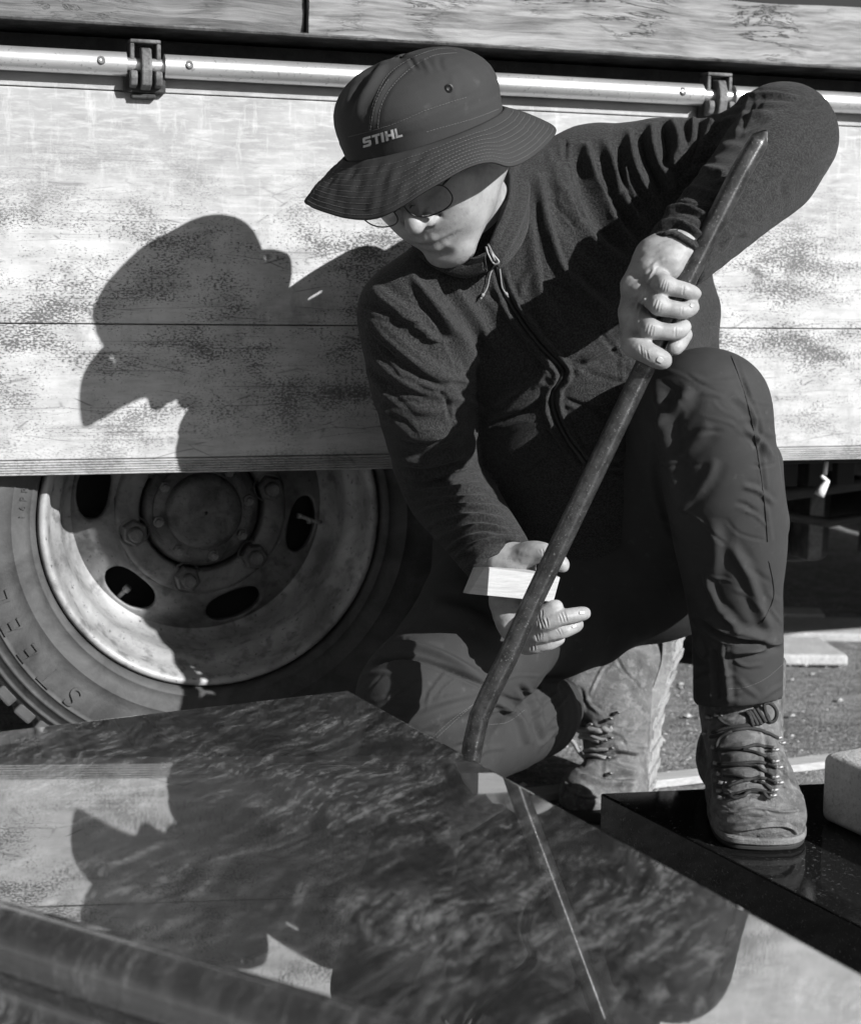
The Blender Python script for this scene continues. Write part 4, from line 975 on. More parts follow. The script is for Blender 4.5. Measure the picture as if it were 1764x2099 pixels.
# ---- body: head, neck, arms and hands as one skin
HR = np.array(Matrix.Rotation(math.radians(-14), 3, 'Y') @ Matrix.Rotation(math.radians(-30), 3, 'Z') @ Matrix.Rotation(math.radians(36), 3, 'X'))
HC = np.array([-.0075, 1.925, .8693])
def H(x, y, z): return HC + HR @ np.array([x, y, z])
def build_head():
    v = Vol(HC - .165, HC + .175, .0021)
    E_ = lambda c, r, k=.015, op='u': v.ell(H(*c), r, HR, k, op)
    C_ = lambda a, b, ra, rb, k=.015, op='u': v.cone(H(*a), H(*b), ra, rb, k, None, op)
    E_((0, .010, .012), (.066, .072, .058), .01)
    E_((0, -.030, -.035), (.0635, .064, .083), .03)
    for s in (-1, 1):
        C_((s * .052, .0, -.055), (s * .016, -.080, -.104), .022, .0165, .022)
        C_((s * .058, .012, -.012), (s * .052, .0, -.06), .02, .02, .02)
        E_((s * .042, -.060, -.030), (.024, .026, .026), .02)
        E_((s * .030, -.070, -.060), (.022, .022, .028), .02)
        C_((s * .012, -.088, .016), (s * .046, -.070, .018), .010, .009, .012)
    E_((0, -.085, -.108), (.021, .0160, .0155), .014)
    E_((0, -.082, -.068), (.030, .021, .028), .018)
    C_((0, -.086, .010), (0, -.1105, -.034), .0085, .0098, .010)
    E_((0, -.1128, -.0405), (.0102, .0108, .0094), .007)
    for s in (-1, 1):
        E_((s * .0122, -.0995, -.0450), (.0074, .0110, .0076), .0032)
        E_((s * .031, -.089, .000), (.0155, .011, .0105), .010, 's')
        E_((s * .0315, -.0765, -.001), (.0135, .0125, .0115), .003)
    # lips
    up_ = [(-.0265, -.0885, -.0735), (-.013, -.0978, -.0700), (-.0045, -.1018, -.0685), (0, -.1012, -.0695), (.0045, -.1018, -.0685), (.013, -.0978, -.0700), (.0265, -.0885, -.0735)]
    v.chain([H(*q) for q in up_], [.0018, .0036, .0044, .0042, .0044, .0036, .0018], .005)
    lo_ = [(-.0240, -.0880, -.0770), (-.011, -.0972, -.0815), (0, -.0998, -.0828), (.011, -.0972, -.0815), (.0240, -.0880, -.0770)]
    v.chain([H(*q) for q in lo_], [.0018, .0052, .0060, .0052, .0018], .005)
    ml = [(-.031, -.0935, -.0752), (-.016, -.1015, -.0758), (0, -.1065, -.0764), (.016, -.1015, -.0758), (.031, -.0935, -.0752)]
    v.chain([H(*q) for q in ml], [.0007, .0016, .0018, .0016, .0007], .0025, op='s')
    for s in (-1, 1):
        E_((s * .0065, -.1055, -.0525), (.0040, .0066, .0044), .002, 's')
        C_((s * .020, -.094, -.042), (s * .030, -.088, -.066), .0016, .0016, .006, 's')      # smile fold
    E_((0, -.1035, -.0955), (.014, .005, .0045), .006, 's')
    for s in (-1, 1):
        E_((s * .056, .024, -.03), (.006, .012, .018), .006)
    v.cone(H(0, -.005, -.06), p(1010, 490, 2.03), .050, .048, .02)
    V, F = v.mesh(2)
    L = (V - HC) @ HR
    t = np.zeros(len(V))
    g = lambda c, r: np.exp(-(((L - np.array(c)) / np.array(r)) ** 2).sum(1))
    t += .60 * g((0, -.1, -.077), (.024, .03, .0095)) + .5 * g((0, -.1, -.0765), (.03, .03, .0025))                                         # lips
    t += .55 * g((.019, -.09, -.0620), (.013, .03, .0055)) + .55 * g((-.019, -.09, -.0620), (.013, .03, .0055)) + .3 * g((0, -.1, -.061), (.02, .03, .006))   # moustache stubble
    t += .45 * g((.035, -.08, -.080), (.009, .03, .014)) + .45 * g((-.035, -.08, -.080), (.009, .03, .014)) + .32 * g((0, -.09, -.097), (.018, .03, .006))
    t += .9 * g((.031, -.08, .022), (.02, .03, .005)) + .9 * g((-.031, -.08, .022), (.02, .03, .005))
    t += .5 * g((.031, -.09, -.003), (.014, .02, .0025)) + .5 * g((-.031, -.09, -.003), (.014, .02, .0025))
    t += .95 * g((.066, -.012, .012), (.02, .012, .02)) + .95 * g((-.066, -.012, .012), (.02, .012, .02)) + .95 * (L[:, 2] > .03) * (L[:, 1] > -.05) + .8 * ((L[:, 1] > .03) & (L[:, 2] > -.03))      # cropped hair at temple and nape
    return V, F, np.clip(t, 0, 1)
def KNUCKLES(v):
    for (u, w_, Y, r) in ((1360, 582, 1.785, .0100), (1348, 624, 1.784, .0102), (1331, 673, 1.783, .0104), (1332, 550, 1.812, .0115), (1304, 586, 1.824, .0090), (1299, 643, 1.820, .0110)): v.ell(P(u, w_, Y), (r, r, r), None, .006)
def build_grip_hand():
    """his left hand, thumb down, closed on the bar"""
    p = lambda u, v, Y: P(u, v, Y - .062)
    v = Vol(p(1330, 560, 1.895) - np.array([.075, .085, .125]), p(1370, 600, 1.895) + np.array([.085, .085, .095]), .0015)
    B = 1.872
    def dig(pts, rs, k=.004): v.chain([p(*q) for q in pts], [r_ * f_ for r_, f_ in zip(rs, [1, .97, .97, .93, .93, .93])], k, sub=3)
    # forearm and wrist, back of the hand
    v.chain([p(1490, 420, 1.945), p(1395, 512, 1.893), p(1355, 535, 1.892)], [.030, .0265, .0275], .01)
    v.chain([p(1352, 535, 1.893), p(1318, 590, 1.897), p(1308, 640, 1.898), p(1312, 690, 1.892)], [.0270, .0225, .0215, .018], .012)
    v.cone(p(1345, 540, 1.89), p(1300, 585, 1.890), .020, .0125, .012)
    v.cone(p(1310, 640, 1.895), p(1298, 650, 1.888), .018, .0125, .01)
    v.ell(p(1372, 535, 1.872), (.016, .014, .020), None, .008)                # heel of the hand
    dig([(1330, 548, 1.877), (1345, 566, 1.866), (1361, 583, 1.8545), (1383, 590, 1.8505), (1405, 595, 1.8525), (1424, 602, 1.860)], [.0115, .0105, .0092, .0085, .0080, .0072], .010)
    dig([(1297, 582, 1.882), (1322, 602, 1.868), (1349, 625, 1.8535), (1377, 633, 1.8485), (1404, 636, 1.8505), (1420, 628, 1.860)], [.0110, .0100, .0092, .0086, .0082, .0072], .008)
    dig([(1296, 640, 1.884), (1312, 655, 1.868), (1332, 673, 1.8530), (1360, 679, 1.8475), (1388, 679, 1.8490), (1403, 668, 1.8585)], [.0112, .0102, .0096, .0088, .0084, .0074], .008)
    dig([(1304, 688, 1.892), (1340, 690, 1.886), (1398, 682, 1.878), (1392, 700, 1.864), (1381, 714, 1.858)], [.0110, .0095, .0085, .0088, .0080], .006)
    dig([(1306, 672, 1.886), (1296, 703, 1.866), (1310, 713, 1.850), (1328, 724, 1.843), (1346, 733, 1.841), (1360, 739, 1.843)], [.0150, .0130, .0118, .0108, .0104, .0092], .010)
    KNUCKLES(v)
    V, F = v.mesh(2); V, F = subdivide(V, F); V = relax(V, F, .5); N = vnormals(V, F); V = V + N * (vnoise(V, 260, 5, 2) * .00035)[:, None]; Z_ = []
    for (u, w_, dx, dy) in ((1357, 581, .55, .8), (1362, 585, .5, .85), (1367, 587, .4, .9), (1342, 622, .6, .8), (1348, 626, .5, .85), (1354, 629, .4, .9), (1326, 671, .6, .75), (1332, 675, .5, .85), (1338, 677, .4, .9), (1400, 594, .25, .95), (1398, 636, .1, 1), (1384, 680, .1, 1), (1320, 722, -.4, .9), (1326, 726, -.45, .9), (1313, 716, -.4, .9)):
        Z_.append(([(u + dy * 11 * k * 1.0 * (1 if dx > 0 else -1) * .0 + k * 10 * (-dx + .0) * -1 * .6, w_ + k * 12 * -.9 * (1)) for k in (-1, 0, 1)], 1.3 + .5 * abs(math.sin(u * 3.1)), -.0002 - .0004 * abs(math.sin(u * 1.7 + w_))))
    Z_ += [([(1362, 528), (1345, 540), (1332, 552)], 4, .0008), ([(1350, 530), (1325, 558), (1303, 584)], 4.0, .0009), ([(1342, 545), (1318, 595), (1300, 640)], 3.0, .0013), ([(1336, 560), (1322, 600), (1326, 640)], 2.2, .0010), ([(1330, 600), (1312, 630), (1306, 670)], 2.2, .0010), ([(1338, 548), (1316, 572)], 4.0, -.0008), ([(1330, 575), (1304, 618)], 3.4, -.0013)]
    V = crease(V, N, Z_)
    return V, F
def build_wedge_hand():
    """his right hand under the wedge, thumb on top"""
    p = lambda u, v, Y: P(u, v, Y + .105)
    c = p(1080, 1220, 1.79); v = Vol(c - np.array([.075, .09, .085]), c + np.array([.085, .10, .085]), .0015)
    def dig(pts, rs, k=.004): v.chain([p(*q) for q in pts], [r_ * f_ for r_, f_ in zip(rs, [1, .97, .97, .93, .93, .93])], k, sub=3)
    v.chain([p(985, 1092, 1.875), p(1030, 1145, 1.83), p(1048, 1165, 1.823)], [.034, .028, .026], .01)
    v.chain([p(1048, 1165, 1.822), p(1050, 1215, 1.815), p(1056, 1265, 1.802)], [.0255, .025, .0225], .012)
    v.cone(p(1034, 1235, 1.805), p(1050, 1285, 1.795), .018, .016, .01)
    dig([(1060, 1150, 1.812), (1082, 1136, 1.80), (1108, 1131, 1.789), (1134, 1143, 1.782), (1153, 1159, 1.779)], [.0165, .0145, .0112, .0100, .0085], .012)
    dig([(1064, 1248, 1.80), (1088, 1262, 1.776), (1112, 1258, 1.757), (1130, 1249, 1.752), (1140, 1243, 1.752)], [.0125, .0105, .0092, .0086, .0076], .008)
    dig([(1064, 1268, 1.80), (1086, 1286, 1.775), (1112, 1279, 1.753), (1150, 1266, 1.746), (1180, 1260, 1.750), (1199, 1257, 1.756)], [.0122, .0104, .0096, .0086, .0080, .0070], .006)
    dig([(1060, 1285, 1.80), (1080, 1307, 1.780), (1102, 1304, 1.762), (1148, 1295, 1.754), (1170, 1287, 1.757), (1185, 1280, 1.762)], [.0118, .0100, .0090, .0080, .0074, .0064], .006)
    dig([(1055, 1298, 1.80), (1072, 1322, 1.786), (1092, 1326, 1.772), (1126, 1319, 1.765), (1148, 1309, 1.768)], [.0108, .0092, .0080, .0072, .0060], .006)
    V, F = v.mesh(2); V, F = subdivide(V, F); V = relax(V, F, .5); N = vnormals(V, F); V = V + N * (vnoise(V, 260, 5, 2) * .00035)[:, None]; Z_ = []
    for (u, w_, k_) in ((1108, 1279, 1), (1114, 1278, 1), (1120, 1276, 1), (1102, 1281, 1), (1152, 1266, 1), (1158, 1264, 1), (1146, 1268, 1), (1098, 1305, 1), (1104, 1304, 1), (1110, 1303, 1), (1144, 1296, 1), (1150, 1295, 1), (1088, 1326, .8), (1094, 1326, .8), (1124, 1319, .8), (1104, 1259, .8), (1110, 1258, .8), (1106, 1132, 1), (1112, 1133, 1), (1118, 1135, 1)):
        r1_, r2_ = math.sin(u * 2.3) * 2.5, abs(math.sin(u * 1.3 + w_)); Z_.append(([(u - 2 + r1_, w_ - (6 + 6 * r2_) * k_), (u + 1, w_), (u + 2 - r1_, w_ + (5 + 7 * r2_) * k_)], 1.2 + .6 * r2_, -.0002 - .0005 * r2_))
    V = crease(V, N, Z_); return V, F
def build_core():
    """the trunk and limbs under the clothes"""
    v = Vol((-.1, 1.80, .02), (.52, 2.36, .90), .012)
    v.chain([(.2, 2.2, .36), p(1190, 820, 2.1), p(1110, 600, 2.06), p(1030, 470, 2.02)], [.10, .095, .085, .05], .03)
    v.chain([p(1060, 540, 2.04), p(880, 650, 2.0), p(905, 975, 2.065), p(965, 1066, 2.0)], [.05, .034, .022, .020], .02)
    v.chain([p(1080, 500, 2.05), p(1220, 390, 2.09), p(1570, 300, 2.02), p(1500, 415, 1.905)], [.05, .034, .026, .024], .02)
    v.chain([(.14, 2.17, .33), p(870, 1450, 1.955), p(1040, 1475, 2.12), p(1090, 1462, 2.19)], [.075, .045, .034, .03], .02)
    v.chain([(.28, 2.18, .34), p(1450, 855, 1.89), p(1505, 1300, 1.985), p(1510, 1390, 1.99)], [.075, .042, .032, .026], .02)
    return v.mesh(1)
parts_ = [build_head()]; 
for bf in (build_grip_hand, build_wedge_hand, build_core):
    V, F = bf(); parts_.append((V, F, np.clip(.10 + .22 * vnoise(V, 120, 17, 3), 0, .4)))
BV = []; BF = []; BT = []; off_ = 0
for V, F, T in parts_: BV.append(V); BF.append(F + off_); BT.append(T); off_ += len(V)
for hi_ in (0, 1, 2):                                       # join head and hands to the trunk inside the clothes
    A_, C_ = BV[hi_], BV[3]; best = None
    sub_ = A_[::7]; 
    for ci in range(0, len(C_), 5):
        d_ = np.abs(sub_ - C_[ci]).sum(1); k_ = int(d_.argmin())
        if best is None or d_[k_] < best[0]: best = (d_[k_], k_ * 7, ci)
    fo = sum(len(x) for x in BV[:hi_]); fc = sum(len(x) for x in BV[:3])
    fa = parts_[hi_][1][(parts_[hi_][1] == best[1]).any(1)][0]; fb = parts_[3][1][(parts_[3][1] == best[2]).any(1)][0]
    BF.append(np.array([[fa[0] + fo, fa[1] + fo, fb[1] + fc, fb[0] + fc]]))
me = np_mesh('body', np.concatenate(BV), np.concatenate(BF)); 
if len(me.vertices) == off_: set_attr(me, 'tint', np.concatenate(BT))
body = link('body', me, M['skin'], person)
gb = bvh_of(parts_[1][0], parts_[1][1]); wb = bvh_of(parts_[2][0], parts_[2][1])
M['nail'] = m_plain('fingernail', .40, .35)
def nail(bvh, c, ax, w_, l_):
    """small curved plate on a fingertip; c centre, ax direction towards the tip, in the photo frame"""
    ax = np.array(ax, float) / np.linalg.norm(ax); pr = np.array([-ax[1], ax[0]]); V = []; idx = {}; n = 7
    for i in range(n):
        for j in range(n):
            a, b = (i / (n - 1) * 2 - 1), (j / (n - 1) * 2 - 1); k = 1 / max(1, (abs(a) ** 3 + abs(b) ** 3) ** (1 / 3))
            q = drape(bvh, [np.array(c) + ax * l_ * a * k + pr * w_ * b * k], .0005)
            if not q: return
            V.append(q[0])
    F = [(i*n+j, i*n+j+1, (i+1)*n+j+1, (i+1)*n+j) for i in range(n-1) for j in range(n-1)]
    o = link('fingernail', pyd('fingernail', V, F), M['nail'], body, True); s = o.modifiers.new('s', 'SOLIDIFY'); s.thickness = .0006; s.offset = 0
nail(gb, (1352, 737), (.85, .45), 6, 7); nail(gb, (1417, 626), (.6, -.8), 4, 4); nail(wb, (1192, 1256), (1, -.1), 3.5, 6); nail(wb, (1176, 1284), (1, -.35), 3, 5)

# ---- hat
HA = np.array([-.30, -.20, .95]); HA /= np.linalg.norm(HA)              # crown axis
HB = p(868, 273, 1.905)                                                # centre of the crown's rim
HX = np.array([.95, .0, .30]); HX -= HA * (HX @ HA); HX /= np.linalg.norm(HX); HY = np.cross(HA, HX)
hat = empty('hat', (0, 0, 0), person)
def hatp(r, a, z): return HB + HX * r * math.cos(a) + HY * r * math.sin(a) + HA * z
crown_prof = [(.0920, -.003), (.0930, .008), (.0942, .018), (.0950, .028), (.0945, .038), (.0920, .048), (.0870, .0575), (.0795, .066), (.0695, .0735), (.0570, .0795), (.0420, .084), (.0250, .0868), (.006, .0875)]
def build_crown():
    n = 160; V = []; rs = np.linspace(0, len(crown_prof) - 1, 44); pr = np.array(crown_prof)
    for t in rs:
        r = np.interp(t, range(len(pr)), pr[:, 0]); z = np.interp(t, range(len(pr)), pr[:, 1])
        for k in range(n):
            a = 2 * math.pi * k / n
            w_ = 1 + .010 * math.sin(3 * a + 2 * z * 20) * (z > .02) + .006 * math.sin(7 * a + 1)
            V.append(hatp(r * w_, a, z + .0012 * math.sin(5 * a)))
    m = len(rs); F = [(i*n+k, i*n+(k+1) % n, (i+1)*n+(k+1) % n, (i+1)*n+k) for i in range(m-1) for k in range(n)]
    return np.array(V), np.array(F)
KV, KF = build_crown(); KV = relax(KV, KF, .0)
KN = vnormals(KV, KF)
if ((KV - HB - HA * .05) * KN).sum(1).mean() < 0: KF = KF[:, ::-1]; KN = -KN
PX1 = lambda cx, cy: (590.2 + .3346 * cx, 65.6 + .3346 * cy)          # crop of the hat -> photo frame
KV = crease(KV, KN, [
    ([PX1(515, 590), PX1(525, 480), PX1(560, 380), PX1(620, 280), PX1(720, 195), PX1(830, 135), PX1(950, 108)], 4.5, .0016), ([PX1(545, 590), PX1(560, 480), PX1(600, 380), PX1(660, 290), PX1(760, 210)], 4, -.0012),
    ([PX1(600, 160), PX1(520, 280), PX1(440, 420), PX1(420, 540)], 9, .0035), ([PX1(560, 170), PX1(470, 290), PX1(390, 420)], 9, -.0035), ([PX1(480, 240), PX1(400, 340), PX1(350, 480)], 8, .003),
    ([PX1(750, 160), PX1(770, 200), PX1(800, 230)], 4, -.002), ([PX1(820, 160), PX1(850, 210), PX1(870, 250)], 4, .002), ([PX1(930, 140), PX1(930, 200), PX1(960, 240)], 4, -.0018), ([PX1(1000, 260), PX1(1020, 350), PX1(1030, 450)], 6, .0012),
    ([PX1(380, 640), PX1(560, 590), PX1(760, 520), PX1(1000, 430), PX1(1240, 350)], 3.0, -.0009)])
KV = relax(KV, KF, .2)
o = link('crown', np_mesh('crown', KV, KF), M['hat'], hat); s = o.modifiers.new('s', 'SOLIDIFY'); s.thickness = .0018; s.offset = -1
kb = bvh_of(KV, KF)
# brim: seam ring to free edge, drooping at the front, lifted at the cheek
edge = {0: (1140, 266, 1.905), -18: (1118, 297, 1.862), -34: (1082, 326, 1.828), -48: (1046, 340, 1.806), -60: (1006, 331, 1.790), -74: (956, 343, 1.775), -90: (885, 382, 1.768), -106: (808, 430, 1.778), -116: (762, 448, 1.793), -128: (712, 447, 1.814), -142: (664, 434, 1.838), -160: (632, 420, 1.862), -180: (624, 409, 1.888),
        -205: (650, 385, 1.945), -235: (735, 335, 1.992), -265: (850, 285, 2.016), -295: (960, 245, 2.006), -320: (1050, 232, 1.972), -342: (1112, 245, 1.935)}
def build_brim():
    ks = sorted(edge); ang = np.array(ks, float); pts = np.array([p(*edge[k]) for k in ks])
    ang3 = np.concatenate([ang - 360, ang, ang + 360]); pts3 = np.concatenate([pts, pts, pts])
    n = 240; m = 30; V = []
    dense = spline(pts3, 12); da = np.interp(np.linspace(0, len(ang3) - 1, len(dense)), range(len(ang3)), ang3)
    for j in range(m + 1):
        t = j / m
        for k in range(n):
            a = -360 * k / n; e = np.array([np.interp(a, da, dense[:, i]) for i in range(3)]); ar = math.radians(a)
            s0 = hatp(.0945, ar, .001); out = hatp(.0945 + .05, ar, -.004) - s0
            q = s0 + (e - s0) * t + out * (.30 * math.sin(math.pi * t) ** 1.0 * (1 - .3 * t)) * (.45 if -170 < a < -20 else .3)
            V.append(q)
    F = [(j*n+k, j*n+(k+1) % n, (j+1)*n+(k+1) % n, (j+1)*n+k) for j in range(m) for k in range(n)]
    return np.array(V), np.array(F)
RV, RF = build_brim(); RN = vnormals(RV, RF)
if (RN @ HA).mean() < 0: RF = RF[:, ::-1]; RN = -RN
# quilting: shallow grooves along the stitch rings and crinkles between them
m_, n_ = 31, 240; tt = np.repeat(np.arange(m_), n_) / 30.0; ka = np.tile(np.arange(n_), m_)
gro = np.zeros(len(RV))
for q in np.linspace(.14, .92, 9): gro -= .0006 * np.exp(-((tt - q) / .018) ** 2)
crk = vnoise(RV, 160, 3, 2) * .0011 * np.clip((-(RV - HB) @ HX) / .06 + .6, .15, 1)
RV = RV + RN * (gro + crk * np.clip(tt * 6, 0, 1) * np.clip((1 - tt) * 8, 0, 1))[:, None]
o = link('brim', np_mesh('brim', RV, RF), M['hat'], hat); s = o.modifiers.new('s', 'SOLIDIFY'); s.thickness = .0022; s.offset = -1
# brim stitching rings
def ring_stitch(q, a0, a1):
    mb = MB(); g = RV.reshape(m_, n_, 3); f = q * 30; i = int(f); row = g[i] * (1 - (f - i)) + g[min(i + 1, 30)] * (f - i); nr = RN.reshape(m_, n_, 3)[i]
    ks = [k for k in range(n_) if a0 <= -360 * k / n_ <= a1]; pts = np.array([row[k] + nr[k] * .0004 for k in ks]); L = np.r_[0, np.cumsum(np.linalg.norm(np.diff(pts, axis=0), axis=1))]; s_ = 0
    while s_ + .0026 < L[-1]:
        mb.tube([[np.interp(s_ + d, L, pts[:, i]) for i in range(3)] for d in (0, .0026)], .00028, 4); s_ += .0040
    return mb
for q in np.linspace(.14, .92, 9): ring_stitch(q, -175, 20 if False else 0).build('stitching', M['thread'], hat)
for st in ([PX1(498, 600), PX1(510, 480), PX1(545, 380), PX1(605, 270), PX1(700, 190), PX1(820, 130), PX1(950, 98), PX1(1040, 112)], [PX1(550, 585), PX1(565, 470), PX1(610, 370), PX1(680, 285), PX1(780, 200), PX1(900, 140), PX1(1040, 125)],
           [PX1(370, 640), PX1(560, 590), PX1(700, 540), PX1(850, 475), PX1(1000, 425), PX1(1100, 395)], [PX1(850, 610), PX1(950, 580), PX1(1080, 545), PX1(1200, 505), PX1(1290, 468)], [PX1(505, 600), PX1(525, 470), PX1(560, 375), PX1(620, 280)]):
    mb = dashes(kb, st, .0022, .0013, .00030)
    if mb.V: mb.build('stitching', M['thread'], hat)
# air eyelet
q = drape(kb, [PX1(985, 343)], .0006)[0]; d = (np.array([0, 0, CAMZ]) - q); d /= np.linalg.norm(d)
Mx = Vector(d + np.array([.3, 0, .2])).to_track_quat('Z', 'Y').to_matrix()
mb = MB(); nT = 20
for r0, r1, z0, z1 in ((.0034, .0048, .0006, .0002), (.0048, .0050, .0002, -.0008), (.0034, .0026, .0006, 0), (.0026, .0012, 0, -.0004)):
    V = [tuple(Vector(q) + Mx @ Vector((r * math.cos(2*math.pi*k/nT), r * math.sin(2*math.pi*k/nT), z))) for r, z in ((r0, z0), (r1, z1)) for k in range(nT)]
    mb.add(V, [(k, (k+1) % nT, nT + (k+1) % nT, nT + k) for k in range(nT)])
mb.build('eyelet', M['frame'], hat, smooth=True)
# lettering on the band
GL = {'S': [[(0, .0), (.86, .0), (1, .14), (1, .50), (.88, .62), (.30, .62), (.30, .76), (1.0, .76), (1.0, 1), (.14, 1), (0, .86), (0, .52), (.12, .40), (.70, .40), (.70, .24), (0, .24)]],
      'T': [[(.36, 0), (.68, 0), (.68, .76), (1.0, .76), (1.0, 1), (0, 1), (0, .76), (.36, .76)]], 'I': [[(.0, 0), (.32, 0), (.32, 1), (.0, 1)]],
      'H': [[(0, 0), (.31, 0), (.31, .38), (.69, .38), (.69, 0), (1, 0), (1, 1), (.69, 1), (.69, .62), (.31, .62), (.31, 1), (0, 1)]], 'L': [[(0, 0), (.95, 0), (.95, .25), (.32, .25), (.32, 1), (0, 1)]]}
def letters():
    b0, b1 = np.array(PX1(463, 706)), np.array(PX1(702, 637)); t0, t1 = np.array(PX1(458, 645)), np.array(PX1(690, 580))
    x = 0.0; tot = 4.32; o_ = []
    for ch, adv, wd in (('S', 1.06, .92), ('T', .98, .90), ('I', .46, .95), ('H', 1.10, .98), ('L', .75, .78)):
        for poly in GL[ch]:
            bm = bmesh.new(); vs = [bm.verts.new((a * wd, b, 0)) for a, b in poly]; bm.faces.new(vs); bm.normal_update(); bmesh.ops.triangulate(bm, faces=bm.faces)
            pass
            ok = True
            for q in bm.verts:
                sx = (x + q.co.x + .10 * (q.co.y - .0) * 0) / tot; base = b0 + (b1 - b0) * sx; top = t0 + (t1 - t0) * sx; px = base + (top - base) * q.co.y
                r_ = drape(kb, [px], .0008)
                if r_: q.co = r_[0]
                else: ok = False
            me = bpy.data.meshes.new('letter'); bm.to_mesh(me); bm.free()
            if ok: o_.append(link('letter', me, M['print'], hat))
        x += adv
letters()

# ---- glasses
glasses = empty('glasses', (0, 0, 0), person)
GTILT = .10
def lens_ring(s, k=1.0):
    pts = []
    for i in range(48):
        a = 2 * math.pi * i / 48; ex = 2.6
        cx = math.copysign(abs(math.cos(a)) ** (2 / ex), math.cos(a)); cz = math.copysign(abs(math.sin(a)) ** (2 / ex), math.sin(a))
        x = s * .0335 + .0255 * cx * k; z = -.0105 + .0195 * cz * k - .001 * cx * s
        pts.append(H(x - .003, -.1185 + .9 * (x / .06) ** 2 * .016 + z * -.12, z - .003))
    return pts
for s in (-1, 1):
    r_ = lens_ring(s); mb = MB(); mb.tube(r_ + [r_[0], r_[1]], .0008, 8, cap=False); mb.build('lens_frame', M['frame'], glasses, smooth=True)
    q = lens_ring(s, .97); c = np.mean(q, 0); V = [c] + q; me = pyd('lens', V, [(0, i + 1, (i + 1) % 48 + 1) for i in range(48)]); link('lens', me, M['glass'], glasses, True)
    mb = MB(); mb.tube(spline([H(s * .056, -.108, -.001), H(s * .066, -.099, .0015), H(s * .0755, -.084, .003), H(s * .078, -.04, .004), H(s * .077, .005, .004)], 5), .0011, 8); mb.build('temple', M['frame'], glasses, smooth=True)
    mb = MB(); mb.tube([H(s * .0105, -.118, -.012), H(s * .0095, -.111, -.014), H(s * .0095, -.106, -.018)], .0007, 6); mb.build('nose_pad', M['frame'], glasses, smooth=True)
mb = MB(); mb.tube(spline([H(-.012, -.1185, -.008), H(-.006, -.1215, -.004), H(.002, -.1215, -.004), H(.007, -.1185, -.008)], 5), .0009, 8); mb.build('bridge', M['frame'], glasses, smooth=True)

# ---- boots
def boot_upper_A():
    v = Vol((.28, 1.79, GZ - .01), (.47, 2.19, GZ + .27), .0028)
    f = np.array([-.02, -.9998, 0]); sd = np.array([.9998, -.02, 0]); T = np.array([.3875, 1.832, GZ]); 
    def q(b, s, z): return T - f * b + sd * s + np.array([0, 0, z])
    Rm = np.stack([sd, -f, np.array([0, 0, 1.0])], 1)
    v.ell(q(.062, 0, .036), (.0545, .058, .050), Rm, .01); v.ell(q(.042, -.013, .030), (.041, .040, .038), Rm, .012); v.ell(q(.042, .014, .030), (.040, .039, .037), Rm, .012)
    v.ell(q(.10, .0, .040), (.054, .06, .050), Rm, .015)
    v.chain([q(.095, -.003, .060), q(.14, -.004, .085), q(.168, -.004, .115), q(.185, -.003, .15), q(.19, -.002, .20)], [.042, .046, .050, .054, .055], .02, sub=3)
    v.ell(q(.222, -.012, .050), (.038, .042, .052), Rm, .02); v.cone(q(.10, 0, .03), q(.22, -.006, .032), .046, .036, .02)
    v.half(q(0, 0, .007), (0, 0, -1), .004)
    v.half(q(.2, 0, .185), (0, 0, 1), .004)
    V, F = v.mesh(2); V, F = subdivide(V, F); return V, F, q
UV, UF, qA = boot_upper_A(); UN = vnormals(UV, UF)
PX5 = lambda cx, cy: (1352.5 + .19526 * cx, 1377 + .19526 * cy)
UV = UV + UN * (vnoise(UV, 60, 11, 2) * .0011)[:, None]
UV = crease(UV, UN, [([PX5(740, 1680), PX5(950, 1645), PX5(1200, 1615), PX5(1380, 1640), PX5(1450, 1740)], 3, .0036), ([PX5(540, 1480), PX5(760, 1470), PX5(1000, 1430), PX5(1300, 1470), PX5(1520, 1440)], 3, .0030), ([PX5(650, 1380), PX5(850, 1310), PX5(1050, 1300), PX5(1200, 1340)], 4, .003),
    ([PX5(650, 1240), PX5(900, 1190), PX5(1150, 1230)], 6, .003), ([PX5(650, 1060), PX5(850, 1040), PX5(1100, 1060)], 6, .003), ([PX5(620, 900), PX5(850, 880), PX5(1100, 910)], 6, .003), ([PX5(620, 730), PX5(850, 650), PX5(1080, 700)], 7, .003), ([PX5(560, 500), PX5(800, 500), PX5(950, 490)], 7, .003),
    ([PX5(1100, 640), PX5(1110, 900), PX5(1120, 1200)], 5, -.003), ([PX5(560, 700), PX5(600, 950), PX5(640, 1300)], 5, -.003), ([PX5(1180, 700), PX5(1210, 950), PX5(1230, 1300)], 6, .003), ([PX5(1340, 1000), PX5(1400, 1200), PX5(1500, 1400)], 4, -.002), ([PX5(500, 1000), PX5(530, 1250), PX5(560, 1420)], 4, -.002), ([PX5(700, 1560), PX5(900, 1530), PX5(1150, 1545)], 5, -.0022), ([PX5(1020, 1720), PX5(1030, 1780), PX5(1060, 1840)], 2, -.002), ([PX5(1280, 880), PX5(1300, 960), PX5(1330, 1050)], 3, .002)] + crinkles(30, (1450, 1600, 1660, 1740), 5, 40, 22, 3, .0011, 31) + crinkles(16, (1560, 1480, 1650, 1640), 60, 30, 22, 3, .0011, 32))
boot = empty('boot', (0, 0, 0), person); boot['label'] = 'dusty leather work boot standing flat on the black granite'
link('upper', np_mesh('upper', UV, UF), M['leather'], boot); ub = bvh_of(UV, UF)
